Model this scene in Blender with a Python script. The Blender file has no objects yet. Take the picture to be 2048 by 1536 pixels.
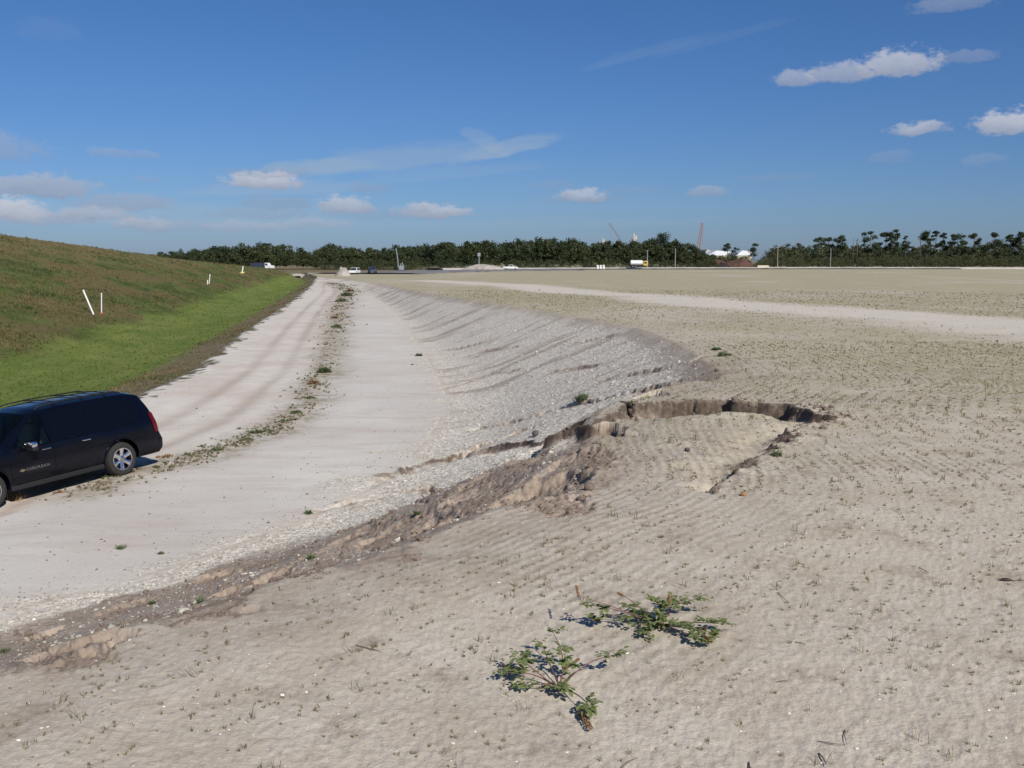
import bpy, bmesh, math, random
import numpy as np
from mathutils import Vector, Matrix
sc = bpy.context.scene
COL = sc.collection
R = math.radians
rng = np.random.default_rng(7)
random.seed(7)

# ------------------------------------------------------------------ camera
CAMZ = 2.1
PITCH = R(7.1)
F = 1990.0                                   # focal length in pixels of the 2048 wide photo
cd = bpy.data.cameras.new('camera'); cam = bpy.data.objects.new('camera', cd); COL.objects.link(cam)
cd.sensor_width = 36.0; cd.lens = 36.0 * F / 2048.0
cd.clip_start = 0.05; cd.clip_end = 20000
cam.location = (0, 0, CAMZ); cam.rotation_euler = (R(90) - PITCH, 0, 0)
sc.camera = cam
sc.view_settings.view_transform = 'Standard'
sc.view_settings.look = 'None'
sc.view_settings.exposure = 0.0
sc.view_settings.gamma = 1.0
sc.cycles.max_bounces = 6
sc.cycles.diffuse_bounces = 2
sc.cycles.transparent_max_bounces = 8
sc.cycles.volume_bounces = 0

# ------------------------------------------------------------------ sun and sky
SUN_EL = R(38); SUN_DIR = Vector((0.50, -0.866, 0)).normalized()       # horizontal direction towards the sun
sd_ = bpy.data.lights.new('sun', 'SUN'); sun = bpy.data.objects.new('sun', sd_); COL.objects.link(sun)
sd_.energy = 4.8; sd_.angle = R(0.53); sd_.color = (1.0, 0.94, 0.86)
to_sun = Vector((SUN_DIR.x * math.cos(SUN_EL), SUN_DIR.y * math.cos(SUN_EL), math.sin(SUN_EL)))
sun.rotation_euler = to_sun.to_track_quat('Z', 'Y').to_euler()
sun.location = to_sun * 200

W = bpy.data.worlds.new('World'); sc.world = W; W.use_nodes = True
wn = W.node_tree; wn.nodes.clear()

def nd(t, typ, inputs=None, **kw):
    n = t.nodes.new(typ)
    for k, v in kw.items(): setattr(n, k, v)
    if inputs:
        for k, v in inputs.items():
            s = n.inputs[k]
            if isinstance(v, bpy.types.NodeSocket): t.links.new(v, s)
            else: s.default_value = v
    return n
def mth(t, op, a, b=None, c=None, clamp=False):
    n = t.nodes.new('ShaderNodeMath'); n.operation = op; n.use_clamp = clamp
    for i, v in enumerate((a, b, c)):
        if v is None: continue
        if isinstance(v, bpy.types.NodeSocket): t.links.new(v, n.inputs[i])
        else: n.inputs[i].default_value = v
    return n.outputs[0]
def mixc(t, fac, a, b, blend='MIX'):
    n = t.nodes.new('ShaderNodeMix'); n.data_type = 'RGBA'; n.blend_type = blend
    for s, v in ((n.inputs[0], fac), (n.inputs[6], a), (n.inputs[7], b)):
        if isinstance(v, bpy.types.NodeSocket): t.links.new(v, s)
        else: s.default_value = v if not isinstance(v, tuple) else (v if len(v) == 4 else v + (1,))
    return n.outputs[2]
def ramp(t, fac, stops):
    n = t.nodes.new('ShaderNodeValToRGB'); t.links.new(fac, n.inputs[0])
    e = n.color_ramp.elements
    while len(e) < len(stops): e.new(0.5)
    for i, (p, c) in enumerate(stops):
        e[i].position = p
        e[i].color = (c, c, c, 1) if isinstance(c, (int, float)) else tuple(c) + (1,)
    return n.outputs[0]
def mrange(t, v, a, b, c=0.0, d=1.0, smooth=False):
    n = t.nodes.new('ShaderNodeMapRange'); n.clamp = True
    if smooth: n.interpolation_type = 'SMOOTHSTEP'
    t.links.new(v, n.inputs[0])
    for i, x in enumerate((a, b, c, d)): n.inputs[i + 1].default_value = x
    return n.outputs[0]

sky = nd(wn, 'ShaderNodeTexSky', sky_type='NISHITA', sun_disc=False, sun_elevation=SUN_EL,
         sun_rotation=math.atan2(SUN_DIR.x, SUN_DIR.y), altitude=0.0, air_density=1.0, dust_density=0.3, ozone_density=4.0)
tc = nd(wn, 'ShaderNodeTexCoord')
sep = nd(wn, 'ShaderNodeSeparateXYZ', {0: tc.outputs['Generated']})
az = mth(wn, 'ARCTAN2', sep.outputs[0], sep.outputs[1])
el = mth(wn, 'ARCSINE', sep.outputs[2])
# stretched coordinates for the wisps, warped for ragged cloud outlines
cmb = nd(wn, 'ShaderNodeCombineXYZ', {0: az, 1: mth(wn, 'MULTIPLY', el, 1.7), 2: 0.0})
n1 = nd(wn, 'ShaderNodeTexNoise', {'Vector': cmb.outputs[0], 'Scale': 34.0, 'Detail': 6.0, 'Roughness': 0.62})
sp1 = nd(wn, 'ShaderNodeSeparateColor', {0: n1.outputs['Color']})
wu = mth(wn, 'MULTIPLY_ADD', mth(wn, 'SUBTRACT', sp1.outputs[0], 0.5), 0.030, az)
wv = mth(wn, 'MULTIPLY_ADD', mth(wn, 'SUBTRACT', sp1.outputs[1], 0.5), 0.016, el)
n2 = nd(wn, 'ShaderNodeTexNoise', {'Vector': cmb.outputs[0], 'Scale': 90.0, 'Detail': 5.0, 'Roughness': 0.6})
cmb2 = nd(wn, 'ShaderNodeCombineXYZ', {0: mth(wn, 'MULTIPLY', wu, 1.0), 1: mth(wn, 'ADD', mth(wn, 'MULTIPLY', wv, 7.0), mth(wn, 'MULTIPLY', az, -1.0)), 2: 3.0})
n3 = nd(wn, 'ShaderNodeTexNoise', {'Vector': cmb2.outputs[0], 'Scale': 14.0, 'Detail': 6.0, 'Roughness': 0.6})
# cloud group
cg = bpy.data.node_groups.new('cloud', 'ShaderNodeTree')
for nm in ('U', 'V', 'N', 'u0', 'v0', 'iw', 'ih', 'tilt'):
    cg.interface.new_socket(nm, in_out='INPUT', socket_type='NodeSocketFloat')
cg.interface.new_socket('D', in_out='OUTPUT', socket_type='NodeSocketFloat')
cg.interface.new_socket('S', in_out='OUTPUT', socket_type='NodeSocketFloat')
gi = cg.nodes.new('NodeGroupInput'); go = cg.nodes.new('NodeGroupOutput')
du0 = mth(cg, 'SUBTRACT', gi.outputs['U'], gi.outputs['u0'])
dv0 = mth(cg, 'SUBTRACT', mth(cg, 'SUBTRACT', gi.outputs['V'], gi.outputs['v0']), mth(cg, 'MULTIPLY', du0, gi.outputs['tilt']))
du = mth(cg, 'MULTIPLY', du0, gi.outputs['iw'])
dv = mth(cg, 'MULTIPLY', dv0, gi.outputs['ih'])
dvb = mth(cg, 'MAXIMUM', dv, mth(cg, 'MULTIPLY', dv, -2.2))
r_ = mth(cg, 'SQRT', mth(cg, 'ADD', mth(cg, 'MULTIPLY', du, du), mth(cg, 'MULTIPLY', dvb, dvb)))
dd = mth(cg, 'SUBTRACT', 1.0, mth(cg, 'ADD', r_, mth(cg, 'MULTIPLY', mth(cg, 'SUBTRACT', gi.outputs['N'], 0.5), 1.3)))
cg.links.new(mrange(cg, dd, 0.0, 0.5, smooth=True), go.inputs['D'])
cg.links.new(mrange(cg, mth(cg, 'ADD', dv, mth(cg, 'MULTIPLY', gi.outputs['N'], 0.5)), -0.2, 0.9), go.inputs['S'])
def uv2ang(u, v):
    x = u - 1024; dvv = v - 768
    y = F * math.cos(PITCH) - dvv * math.sin(PITCH); z = -F * math.sin(PITCH) - dvv * math.cos(PITCH)
    return math.atan2(x, y), math.atan2(z, math.hypot(x, y))
# (u, v, half width, half height, opacity, brightness)
CL = [(1690,150,76,26,.66,.68),(1590,160,45,22,.62,.66),(1800,135,76,36,.76,.76),(1930,118,55,18,.30,.6),(1835,262,48,20,.72,.74),
      (2030,254,78,30,.82,.79),(1905,14,70,26,.36,.62),(1775,318,38,18,.16,.6),(1965,320,40,16,.2,.6),(1550,356,80,12,.2,.5),
      (1410,388,48,14,.5,.6),(1165,394,52,20,.68,.74),(1165,400,95,14,.24,.5),(1270,382,70,10,.2,.5),(1100,372,55,12,.22,.5),
      (525,366,80,26,.85,.80),(530,348,95,16,.35,.5),(735,376,50,12,.34,.5),(690,415,66,24,.75,.72),(870,426,85,20,.75,.72),
      (780,430,160,14,.25,.5),(560,410,80,22,.38,.5),(510,430,100,16,.3,.48),(60,380,125,30,.72,.62),(15,425,70,28,.85,.78),
      (100,440,110,20,.55,.66),(245,410,95,26,.52,.56),(200,432,80,18,.6,.66),(225,310,45,14,.32,.6),(298,312,25,12,.26,.6),
      (296,362,20,10,.2,.6),(280,452,60,18,.5,.68),(620,452,80,16,.42,.64),(490,458,100,16,.42,.64),(330,455,80,14,.35,.58),(100,68,60,30,.06,.6),
      (-60,300,120,40,.4,.6),(2150,100,60,30,.7,.8),(2200,330,70,25,.5,.7)]
bgc = mixc(wn, 1.0, sky.outputs[0], (0.80, 0.93, 1.14), 'MULTIPLY')
hzf = mrange(wn, el, 0.0, 0.36)
bgc = mixc(wn, 1.0, bgc, ramp(wn, hzf, [(0.0, (.41,.47,.64)), (0.14, (.45,.53,.665)), (1.0, (.365,.55,.66))]), 'MULTIPLY')
# faint cirrus streaks: two bands crossing the sky
def wisp(u, v, w, h, tilt, amt, bg):
    a, e = uv2ang(u, v)
    g = nd(wn, 'ShaderNodeGroup', node_tree=cg)
    wn.links.new(az, g.inputs['U']); wn.links.new(el, g.inputs['V']); wn.links.new(n3.outputs[0], g.inputs['N'])
    g.inputs['u0'].default_value = a; g.inputs['v0'].default_value = e; g.inputs['iw'].default_value = F / w; g.inputs['ih'].default_value = F / h
    g.inputs['tilt'].default_value = tilt
    return mixc(wn, mth(wn, 'MULTIPLY', g.outputs['D'], amt), bg, (3.3, 4.3, 5.5))
for a in [(790,325,300,36,.11,.36),(1020,300,130,26,.22,.36),(650,335,130,26,.05,.34),(560,380,200,26,.05,.30),(965,285,60,28,-.5,.26),
          (1290,108,150,16,.22,.09),(1440,80,170,14,.22,.06),(900,350,220,22,.10,.16),(960,455,600,22,.02,.12),(350,440,420,40,.0,.30)]:
    bgc = wisp(*a, bgc)
for (u, v, w, h, o, b) in CL:
    a, e = uv2ang(u, v)
    g = nd(wn, 'ShaderNodeGroup', node_tree=cg)
    wn.links.new(wu, g.inputs['U']); wn.links.new(wv, g.inputs['V']); wn.links.new(n2.outputs[0], g.inputs['N'])
    g.inputs['u0'].default_value = a; g.inputs['v0'].default_value = e; g.inputs['iw'].default_value = F / w / 1.15; g.inputs['ih'].default_value = F / h / 1.15
    bb = min(1, max(0, (b - .5)/.32)); lo = (2.5 + .5*bb, 3.0 + .4*bb, 4.2 + .2*bb); hi = (3.0 + 3.2*bb, 3.5 + 2.8*bb, 4.7 + 2.2*bb)
    cc = mixc(wn, g.outputs['S'], lo, hi)
    bgc = mixc(wn, mth(wn, 'MULTIPLY', g.outputs['D'], o), bgc, cc)
bg = nd(wn, 'ShaderNodeBackground', {'Color': bgc, 'Strength': 0.10})
wo = nd(wn, 'ShaderNodeOutputWorld', {'Surface': bg.outputs[0]})

# ------------------------------------------------------------------ object helpers
def tag(o, label=None, cat=None, group=None, kind=None):
    if label: o['label'] = label
    if cat: o['category'] = cat
    if group: o['group'] = group
    if kind: o['kind'] = kind
    return o
def link(name, me, mat=None, parent=None):
    o = bpy.data.objects.new(name, me); COL.objects.link(o)
    if mat is not None:
        for m in (mat if isinstance(mat, (list, tuple)) else [mat]): me.materials.append(m)
    if parent is not None: o.parent = parent
    return o
def empty(name, loc=(0, 0, 0), rz=0.0):
    o = bpy.data.objects.new(name, None); COL.objects.link(o)
    o.location = loc; o.rotation_euler = (0, 0, rz); o.empty_display_size = 0.3
    return o
def npmesh(name, V, FA, smooth=True):
    """V (n,3); FA (m,k) all faces with k corners, or a list of such arrays"""
    FA = FA if isinstance(FA, list) else [FA]
    me = bpy.data.meshes.new(name)
    V = np.asarray(V, np.float32)
    me.vertices.add(len(V)); me.vertices.foreach_set('co', V.ravel())
    loops = np.concatenate([f.ravel() for f in FA]).astype(np.int32)
    tot = np.concatenate([np.full(len(f), f.shape[1]) for f in FA])
    st = np.concatenate([[0], np.cumsum(tot)[:-1]]).astype(np.int32)
    me.loops.add(len(loops)); me.loops.foreach_set('vertex_index', loops)
    me.polygons.add(len(tot)); me.polygons.foreach_set('loop_start', st)
    me.polygons.foreach_set('use_smooth', np.full(len(tot), smooth))
    me.update(calc_edges=True); me.validate()
    return me
def copy_tree(o, parent=None):
    c = o.copy(); COL.objects.link(c); c.parent = parent
    for ch in o.children: copy_tree(ch, c)
    return c
class MB:
    """collects boxes, tubes and lathes and links them as one mesh object"""
    def __init__(s): s.bm = bmesh.new()
    def box(s, x0, x1, y0, y1, z0, z1, bev=0.0, M=None, taper=0.0):
        b = bmesh.new()
        vs = []
        for z, t in ((z0, 0), (z1, taper)):
            for x, y in ((x0 + t, y0 + t), (x1 - t, y0 + t), (x1 - t, y1 - t), (x0 + t, y1 - t)): vs.append(b.verts.new((x, y, z)))
        for f in ((3,2,1,0),(4,5,6,7),(0,1,5,4),(1,2,6,5),(2,3,7,6),(3,0,4,7)): b.faces.new([vs[i] for i in f])
        if bev: bmesh.ops.bevel(b, geom=list(b.edges), offset=bev, segments=2, affect='EDGES', profile=0.5)
        s._merge(b, M); return s
    def prism(s, pts, y0, y1, M=None, bev=0.0):
        """polygon in xz, extruded along y"""
        b = bmesh.new()
        a = [b.verts.new((x, y0, z)) for x, z in pts]; c = [b.verts.new((x, y1, z)) for x, z in pts]
        n = len(pts)
        b.faces.new(a[::-1]); b.faces.new(c)
        for i in range(n): b.faces.new((a[i], a[(i+1) % n], c[(i+1) % n], c[i]))
        bmesh.ops.recalc_face_normals(b, faces=b.faces)
        if bev: bmesh.ops.bevel(b, geom=list(b.edges), offset=bev, segments=2, affect='EDGES', profile=0.5)
        s._merge(b, M); return s
    def tube(s, pts, rad, n=8, M=None, caps=True):
        b = bmesh.new(); pts = [Vector(p) for p in pts]
        rad = rad if isinstance(rad, (list, tuple)) else [rad] * len(pts)
        rings = []; up = None
        for i, p in enumerate(pts):
            d = (pts[min(i+1, len(pts)-1)] - pts[max(i-1, 0)]).normalized()
            if up is None or abs(up.dot(d)) > 0.95: up = Vector((0, 0, 1)) if abs(d.z) < 0.9 else Vector((1, 0, 0))
            a = d.cross(up).normalized(); c = a.cross(d).normalized(); up = c
            rings.append([b.verts.new(p + (a * math.cos(2*math.pi*k/n) + c * math.sin(2*math.pi*k/n)) * rad[i]) for k in range(n)])
        for r0, r1 in zip(rings, rings[1:]):
            for k in range(n): b.faces.new((r0[k], r0[(k+1) % n], r1[(k+1) % n], r1[k]))
        if caps: b.faces.new(rings[0][::-1]); b.faces.new(rings[-1])
        bmesh.ops.recalc_face_normals(b, faces=b.faces)
        s._merge(b, M); return s
    def lathe(s, prof, n=32, M=None):
        """profile (r, z) turned about z"""
        b = bmesh.new(); rings = []
        for r, z in prof:
            if r < 1e-5: rings.append([b.verts.new((0, 0, z))])
            else: rings.append([b.verts.new((r*math.cos(2*math.pi*k/n), r*math.sin(2*math.pi*k/n), z)) for k in range(n)])
        for r0, r1 in zip(rings, rings[1:]):
            for k in range(n):
                q = [r0[k % len(r0)], r0[(k+1) % len(r0)], r1[(k+1) % len(r1)], r1[k % len(r1)]]
                q = list(dict.fromkeys(q))
                if len(q) > 2: b.faces.new(q)
        bmesh.ops.recalc_face_normals(b, faces=b.faces)
        s._merge(b, M); return s
    def _merge(s, b, M):
        if M is not None: b.transform(M)
        me = bpy.data.meshes.new('tmp'); b.to_mesh(me); b.free(); s.bm.from_mesh(me); bpy.data.meshes.remove(me)
    def build(s, name, mat, parent=None, smooth=False, loc=None):
        me = bpy.data.meshes.new(name); s.bm.to_mesh(me); s.bm.free()
        if smooth:
            me.polygons.foreach_set('use_smooth', np.full(len(me.polygons), True))
            try: me.set_sharp_from_angle(angle=R(35))
            except Exception: pass
        o = link(name, me, mat, parent)
        if loc is not None: o.location = loc
        return o

def material(name, base=(.5,.5,.5), rough=.6, metal=0.0, coat=0.0, spec=0.5, noise=None, trans=0.0, bump=None):
    m = bpy.data.materials.new(name); m.use_nodes = True; t = m.node_tree; b = t.nodes['Principled BSDF']
    b.inputs['Base Color'].default_value = tuple(base) + (1,); b.inputs['Roughness'].default_value = rough
    b.inputs['Metallic'].default_value = metal; b.inputs['Coat Weight'].default_value = coat
    b.inputs['Specular IOR Level'].default_value = spec
    tcn = nd(t, 'ShaderNodeTexCoord')
    sc_, amt = noise or (3.0, 0.12)
    nz = nd(t, 'ShaderNodeTexNoise', {'Vector': tcn.outputs['Object'], 'Scale': sc_, 'Detail': 5.0, 'Roughness': 0.6})
    c = mixc(t, mrange(t, nz.outputs[0], 0.3, 0.7), tuple(x * (1 - amt) for x in base), tuple(min(1, x * (1 + amt)) for x in base))
    t.links.new(c, b.inputs['Base Color'])
    if bump:
        bn = nd(t, 'ShaderNodeTexNoise', {'Vector': tcn.outputs['Object'], 'Scale': bump[0], 'Detail': 4.0})
        bp = nd(t, 'ShaderNodeBump', {'Height': bn.outputs[0], 'Strength': bump[1], 'Distance': bump[2]})
        t.links.new(bp.outputs[0], b.inputs['Normal'])
    return m
# ------------------------------------------------------------------ numpy noise
def _h(ix, iy, seed):
    h = (ix.astype(np.int64) * 374761393 + iy.astype(np.int64) * 668265263 + seed * 1442695041) & 0xffffffff
    h = ((h ^ (h >> 13)) * 1274126177) & 0xffffffff
    h = (h ^ (h >> 16)) & 0xffffffff
    return h
def pnoise(x, y, seed=0):
    x = np.asarray(x, float); y = np.asarray(y, float)
    ix = np.floor(x); iy = np.floor(y); fx = x - ix; fy = y - iy
    ux = fx*fx*fx*(fx*(fx*6-15)+10); uy = fy*fy*fy*(fy*(fy*6-15)+10)
    def g(dx, dy):
        a = _h(ix + dx, iy + dy, seed) * (2*np.pi / 4294967296.0)
        return np.cos(a) * (fx - dx) + np.sin(a) * (fy - dy)
    a = g(0, 0); b = g(1, 0); c = g(0, 1); d = g(1, 1)
    return 1.5 * ((a + (b - a) * ux) * (1 - uy) + (c + (d - c) * ux) * uy)
def fbm(x, y, seed=0, octv=4, gain=0.5):
    s = 0; a = 1.0; n = 0
    for i in range(octv):
        s = s + a * pnoise(x * 2**i + 17.3*i, y * 2**i - 9.1*i, seed + i); n += a; a *= gain
    return s / n
def sstep(a, b, x):
    t = np.clip((x - a) / (b - a), 0, 1); return t*t*(3 - 2*t)

# ------------------------------------------------------------------ the lie of the land
def ray(u, v):
    dv = v - 768; return np.array([u - 1024, F*math.cos(PITCH) - dv*math.sin(PITCH), -F*math.sin(PITCH) - dv*math.cos(PITCH)])
def P(u, v, drop):
    r = ray(u, v); k = -drop / r[2]; return np.array([r[0]*k, r[1]*k])
def catmull(pts, n=6):
    pts = np.asarray(pts, float); q = np.vstack([2*pts[0]-pts[1], pts, 2*pts[-1]-pts[-2]]); out = []
    for i in range(1, len(q) - 2):
        p0, p1, p2, p3 = q[i-1:i+3]
        for t in np.linspace(0, 1, n, endpoint=False):
            out.append(0.5*((2*p1) + (-p0+p2)*t + (2*p0-5*p1+4*p2-p3)*t*t + (-p0+3*p1-3*p2+p3)*t**3))
    out.append(q[-2]); return np.array(out)
crest = [(-9, -9), (-4.6, 1.2)] + [tuple(P(*a)) for a in ((0,1330,2.15),(400,1192,2.1),(650,1118,2.1),(850,1058,2.1),(1000,1008,2.12),(1190,950,2.14))]
crest += [(1.0, 12.2), (1.5, 15.0), (3.0, 18.2)] + [tuple(P(*a)) for a in ((1440,738,2.28),(1300,660,2.46),(1150,632,2.66),(1000,607,2.9),(860,585,3.15),(780,572,3.5))] + [(-28, 186), (-48, 235), (-90, 300), (-160,380)]
toe = [(-19, -4), (-11, 8.5)] + [tuple(P(*a)) for a in ((0,1240,5.2),(400,1107,5.03),(700,988,5.0),(795,930,5.0),(870,850,5.0),(890,790,5.0),(868,740,5.0),(825,672,5.0),(790,625,4.8),(750,594,4.5))] + [(-32, 188), (-52, 238), (-93, 306), (-163, 385)]
crestC = catmull(crest); toeC = catmull(toe)
def polydist(C, x, y, signed=True):
    """distance, arc length of the nearest point, and signed distance (positive to the left of the direction of travel)"""
    x = np.asarray(x, float); y = np.asarray(y, float)
    best = np.full(x.shape, 1e18); bs = np.zeros(x.shape); sg = np.ones(x.shape)
    L = 0.0
    for (ax, ay), (bx, by) in zip(C[:-1], C[1:]):
        dx, dy = bx-ax, by-ay; l2 = dx*dx+dy*dy; l = math.sqrt(l2)
        if l < 1e-6: continue
        t = np.clip(((x-ax)*dx + (y-ay)*dy) / l2, 0, 1)
        qx = x - ax - t*dx; qy = y - ay - t*dy; d = qx*qx + qy*qy
        m = d < best
        best = np.where(m, d, best); bs = np.where(m, L + t*l, bs)
        sg = np.where(m, np.where(dx*(y-ay) - dy*(x-ax) >= 0, 1.0, -1.0), sg)
        L += l
    d = np.sqrt(best)
    return d * sg, bs
YS = np.array
def plat(x, y):      # height of the sandy plateau
    r = np.clip(y, -50, 2000)
    z = CAMZ - np.interp(r, [-50, 14, 21, 35, 47, 66, 98, 130, 185, 300, 600, 1500, 4000], [2.1, 2.12, 2.28, 2.46, 2.66, 2.9, 3.2, 3.45, 3.85, 3.75, 3.9, 5.0, 9.0])
    return z
def floor_(x, y):    # floor of the cut below it
    z = CAMZ - np.interp(y, [-50, 60, 100, 160, 220, 400, 1500, 4000], [5.2, 5.0, 4.8, 4.4, 4.15, 4.1, 5.0, 9.0])
    return z - 0.06*np.clip(-8.8 - x, 0, 6) * sstep(40, 20, y)
YL = [-50, 0, 20, 37, 46, 72, 120, 175, 235, 300, 420]
XROAD = [-14, -14, -14.0, -13.9, -14.6, -19.0, -26.0, -35.0, -46.0, -62, -110]      # left edge of the haul road
YH = [-50, 50, 64, 100, 132, 212, 300, 420]
XTOE = [-25.0, -25.6, -27.2, -33, -38.5, -51, -66, -120]    # foot of the grassy hill
HC_Y = [-50, 60, 100, 147, 180, 230, 300, 360, 500]; HC_Z = [8.3, 7.9, 6.1, 4.2, 2.6, 1.1, -0.3, -1.3, -2.6]
def softmin(a, b, k):
    h = np.clip(0.5 + 0.5*(b-a)/k, 0, 1); return b*(1-h) + a*h - k*h*(1-h)
def base(x, y, full=False):
    x = np.asarray(x, float); y = np.asarray(y, float)
    dc, s = polydist(crestC, x, y); dt, _ = polydist(toeC, x, y)
    # dc > 0 on the cut side of the crest, dt < 0 on the plateau side of the toe
    t = np.where(dc <= 0, 0.0, np.where(dt >= 0, 1.0, dc / (np.abs(dc) + np.abs(dt) + 1e-9)))
    _w = 1 - t; _k = .34; pr = 1 - np.where(_w < _k, _w*_w/(2*_k), _w - _k/2)/(1 - _k/2); pr = np.clip(pr*sstep(-.06, .10, t)**.5, 0, 1)
    zp = plat(x, y) - 0.05*sstep(-1.2, 0, dc); zf = floor_(x, y)
    z = zp*(1-pr) + zf*pr
    # swale and hill on the left
    xr = np.interp(y, YL, XROAD); xt = np.interp(y, YH, XTOE)
    w = np.maximum(xr - xt, 3.0); q = np.clip((xr - x) / w, 0, 1)
    dep = np.interp(y, [-50, 120, 240, 320], [0.55, 0.7, 1.3, 1.5])
    zs = zf - dep * np.sin(np.pi*np.clip(q*1.08, 0, 1))**0.8 * 0.9 - 0.25*q
    zb = floor_(xt, y) - 0.25
    hc = CAMZ - 2.1 + np.interp(y, HC_Y, HC_Z)
    up = zb + (xt - x)/3.0
    top = hc + 0.06*(0 - 0) + 0.02*np.maximum(0, (xt - x) - 3*(hc - zb))
    zh = softmin(up, top, 0.9)
    zl = np.where(x > xt, zs, np.maximum(zh, zb-0.2)); 
    z = np.where(x < xr, zl, z)
    # embankment that closes the far end of the cut
    yc = 318 + 0.10*(x + 60)
    be = sstep(22, 5, np.abs(y - yc)) * sstep(-30, -48, x)
    zt = CAMZ - np.interp(x, [-130, -95, -60, -45, -30], [3.0, 3.5, 3.9, 4.0, 4.1])
    z = np.where(be > 0, np.maximum(z, z*(1-be) + zt*be), z)
    if full: return z, dc, s, dt, t, xr, xt, q, be
    return z
def hit(u, v, fn=None):
    fn = fn or base
    r = ray(u, v); r = r / r[1]
    ys = np.concatenate([np.arange(2, 60, .02), np.arange(60, 1500, .25)])
    z = fn(ys*r[0], ys); zr = CAMZ + ys*r[2]
    i = np.argmax(zr < z)
    if i == 0: i = len(ys)-1
    return np.array([ys[i]*r[0], ys[i]])

# width of the brown eroded band below the lip, from where its lower edge is seen
BU = np.array([hit(*a) for a in ((0,1262),(102,1231),(239,1191),(342,1172),(427,1131),(547,1094),(697,1037),(830,990),(961,937),(1090,892),(1190,868))])
BU = np.vstack([BU[0] + (BU[0] - BU[2])*3, BU, hit(1245, 838)])
# ---- erosion gully that cuts back into the plateau
GA = [(700,983),(800,936),(905,908),(1000,886),(1071,868),(1130,855),(1195,843)]
GAp = [hit(*a) for a in GA]
A2 = [P(1235,820,2.35),P(1262,808,2.2),P(1310,801,2.15),P(1380,797,2.12),P(1450,795,2.12),P(1500,799,2.12),P(1535,800,2.12),P(1600,808,2.11),P(1652,818,2.11)]
C2 = [P(1640,838,2.11),P(1592,876,2.11),P(1545,905,2.11),P(1520,935,2.11),P(1475,962,2.11),P(1440,990,2.11)]
RIM = np.array(GAp + A2 + C2)
_sl = np.concatenate([[0], np.cumsum(np.hypot(*np.diff(RIM, axis=0).T))])
nA, nB = len(GAp), len(GAp) + len(A2)
sA0, sA1, sT, sE = _sl[0], _sl[nA-1], _sl[nB-1], _sl[-1]
DK = [sA0, sA0+2.5, sA1-1.0, _sl[nA], _sl[nA+2], sT-1.6, sT-.5, sT+.3, sT+1.8, sE-.3, sE]
DV = [0.0, .16, .20, .30, .50, .52, .42, .28, .19, .10, 0.0]
WK = [sA0, sA1-.5, _sl[nA+1], _sl[nA+4], sT, sT+.5, sE]; WV = [.35, .45, 1.9, 2.4, 1.0, .38, .3]
GUL = [([(880,922),(960,889),(1012,872),(1040,858),(1100,840)], .20, .35), ([(915,862),(960,853),(1003,846),(1060,832),(1120,812),(1184,797),(1255,780),(1350,762),(1432,742)], .11, .28),
       ([(860,780),(930,765),(990,745),(1060,735)], .07, .3), ([(880,700),(940,690),(1010,672)], .09, .4), ([(905,720),(960,702),(1050,690)], .06, .3),
       ([(1090,745),(1160,733),(1230,722)], .08, .3), ([(1130,690),(1210,672),(1250,668)], .08, .35), ([(1180,765),(1260,745),(1380,722),(1440,705)], .07, .3),
       ([(600,1030),(700,1000),(860,968),(930,950)], .07, .25), ([(790,1002),(860,985),(940,968)], .09, .25)]
GUL = [(np.array([hit(*a) for a in g]), d, w) for g, d, w in GUL]
# small scarps and hollows in the brown band at the lip: (u, v, radius m, depth)
HOL = [(1090,975,.55,.16),(1060,985,.45,.14),(860,1045,.5,.15),(800,1035,.6,.14),(930,990,.7,.12),(720,1050,.5,.12),(455,1170,.26,.22),(470,1140,.2,.15),(545,1140,.3,.12),(430,1150,.35,.12),
       (95,1265,.22,.18),(140,1280,.25,.14),(180,1300,.2,.12),(250,1215,.45,.08),(620,1095,.35,.10),(1000,930,.7,.08),(1150,925,.5,.09),(1120,1010,.3,.06)]
HOL = [(hit(u, v), r, d) for u, v, r, d in HOL]
track_l = [P(*a) for a in ((860,561,3.8),(1000,568,3.5),(1150,582,3.2),(1300,592,3.05),(1450,609,2.9),(1640,620,2.75),(1850,637,2.6),(2048,650,2.5),(2300,680,2.4))]
TRK = catmull(track_l, 4)
WEEDL = catmull([P(*a) for a in ((150,985,5.1),(312,932,5.03),(440,898,5.0),(520,866,5.0),(592,828,5.0),(630,768,5.0),(650,735,5.0),(672,655,5.0),(676,628,4.95),(686,600,4.7),(697,580,4.5))] + [(-37,200)], 5)
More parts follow.
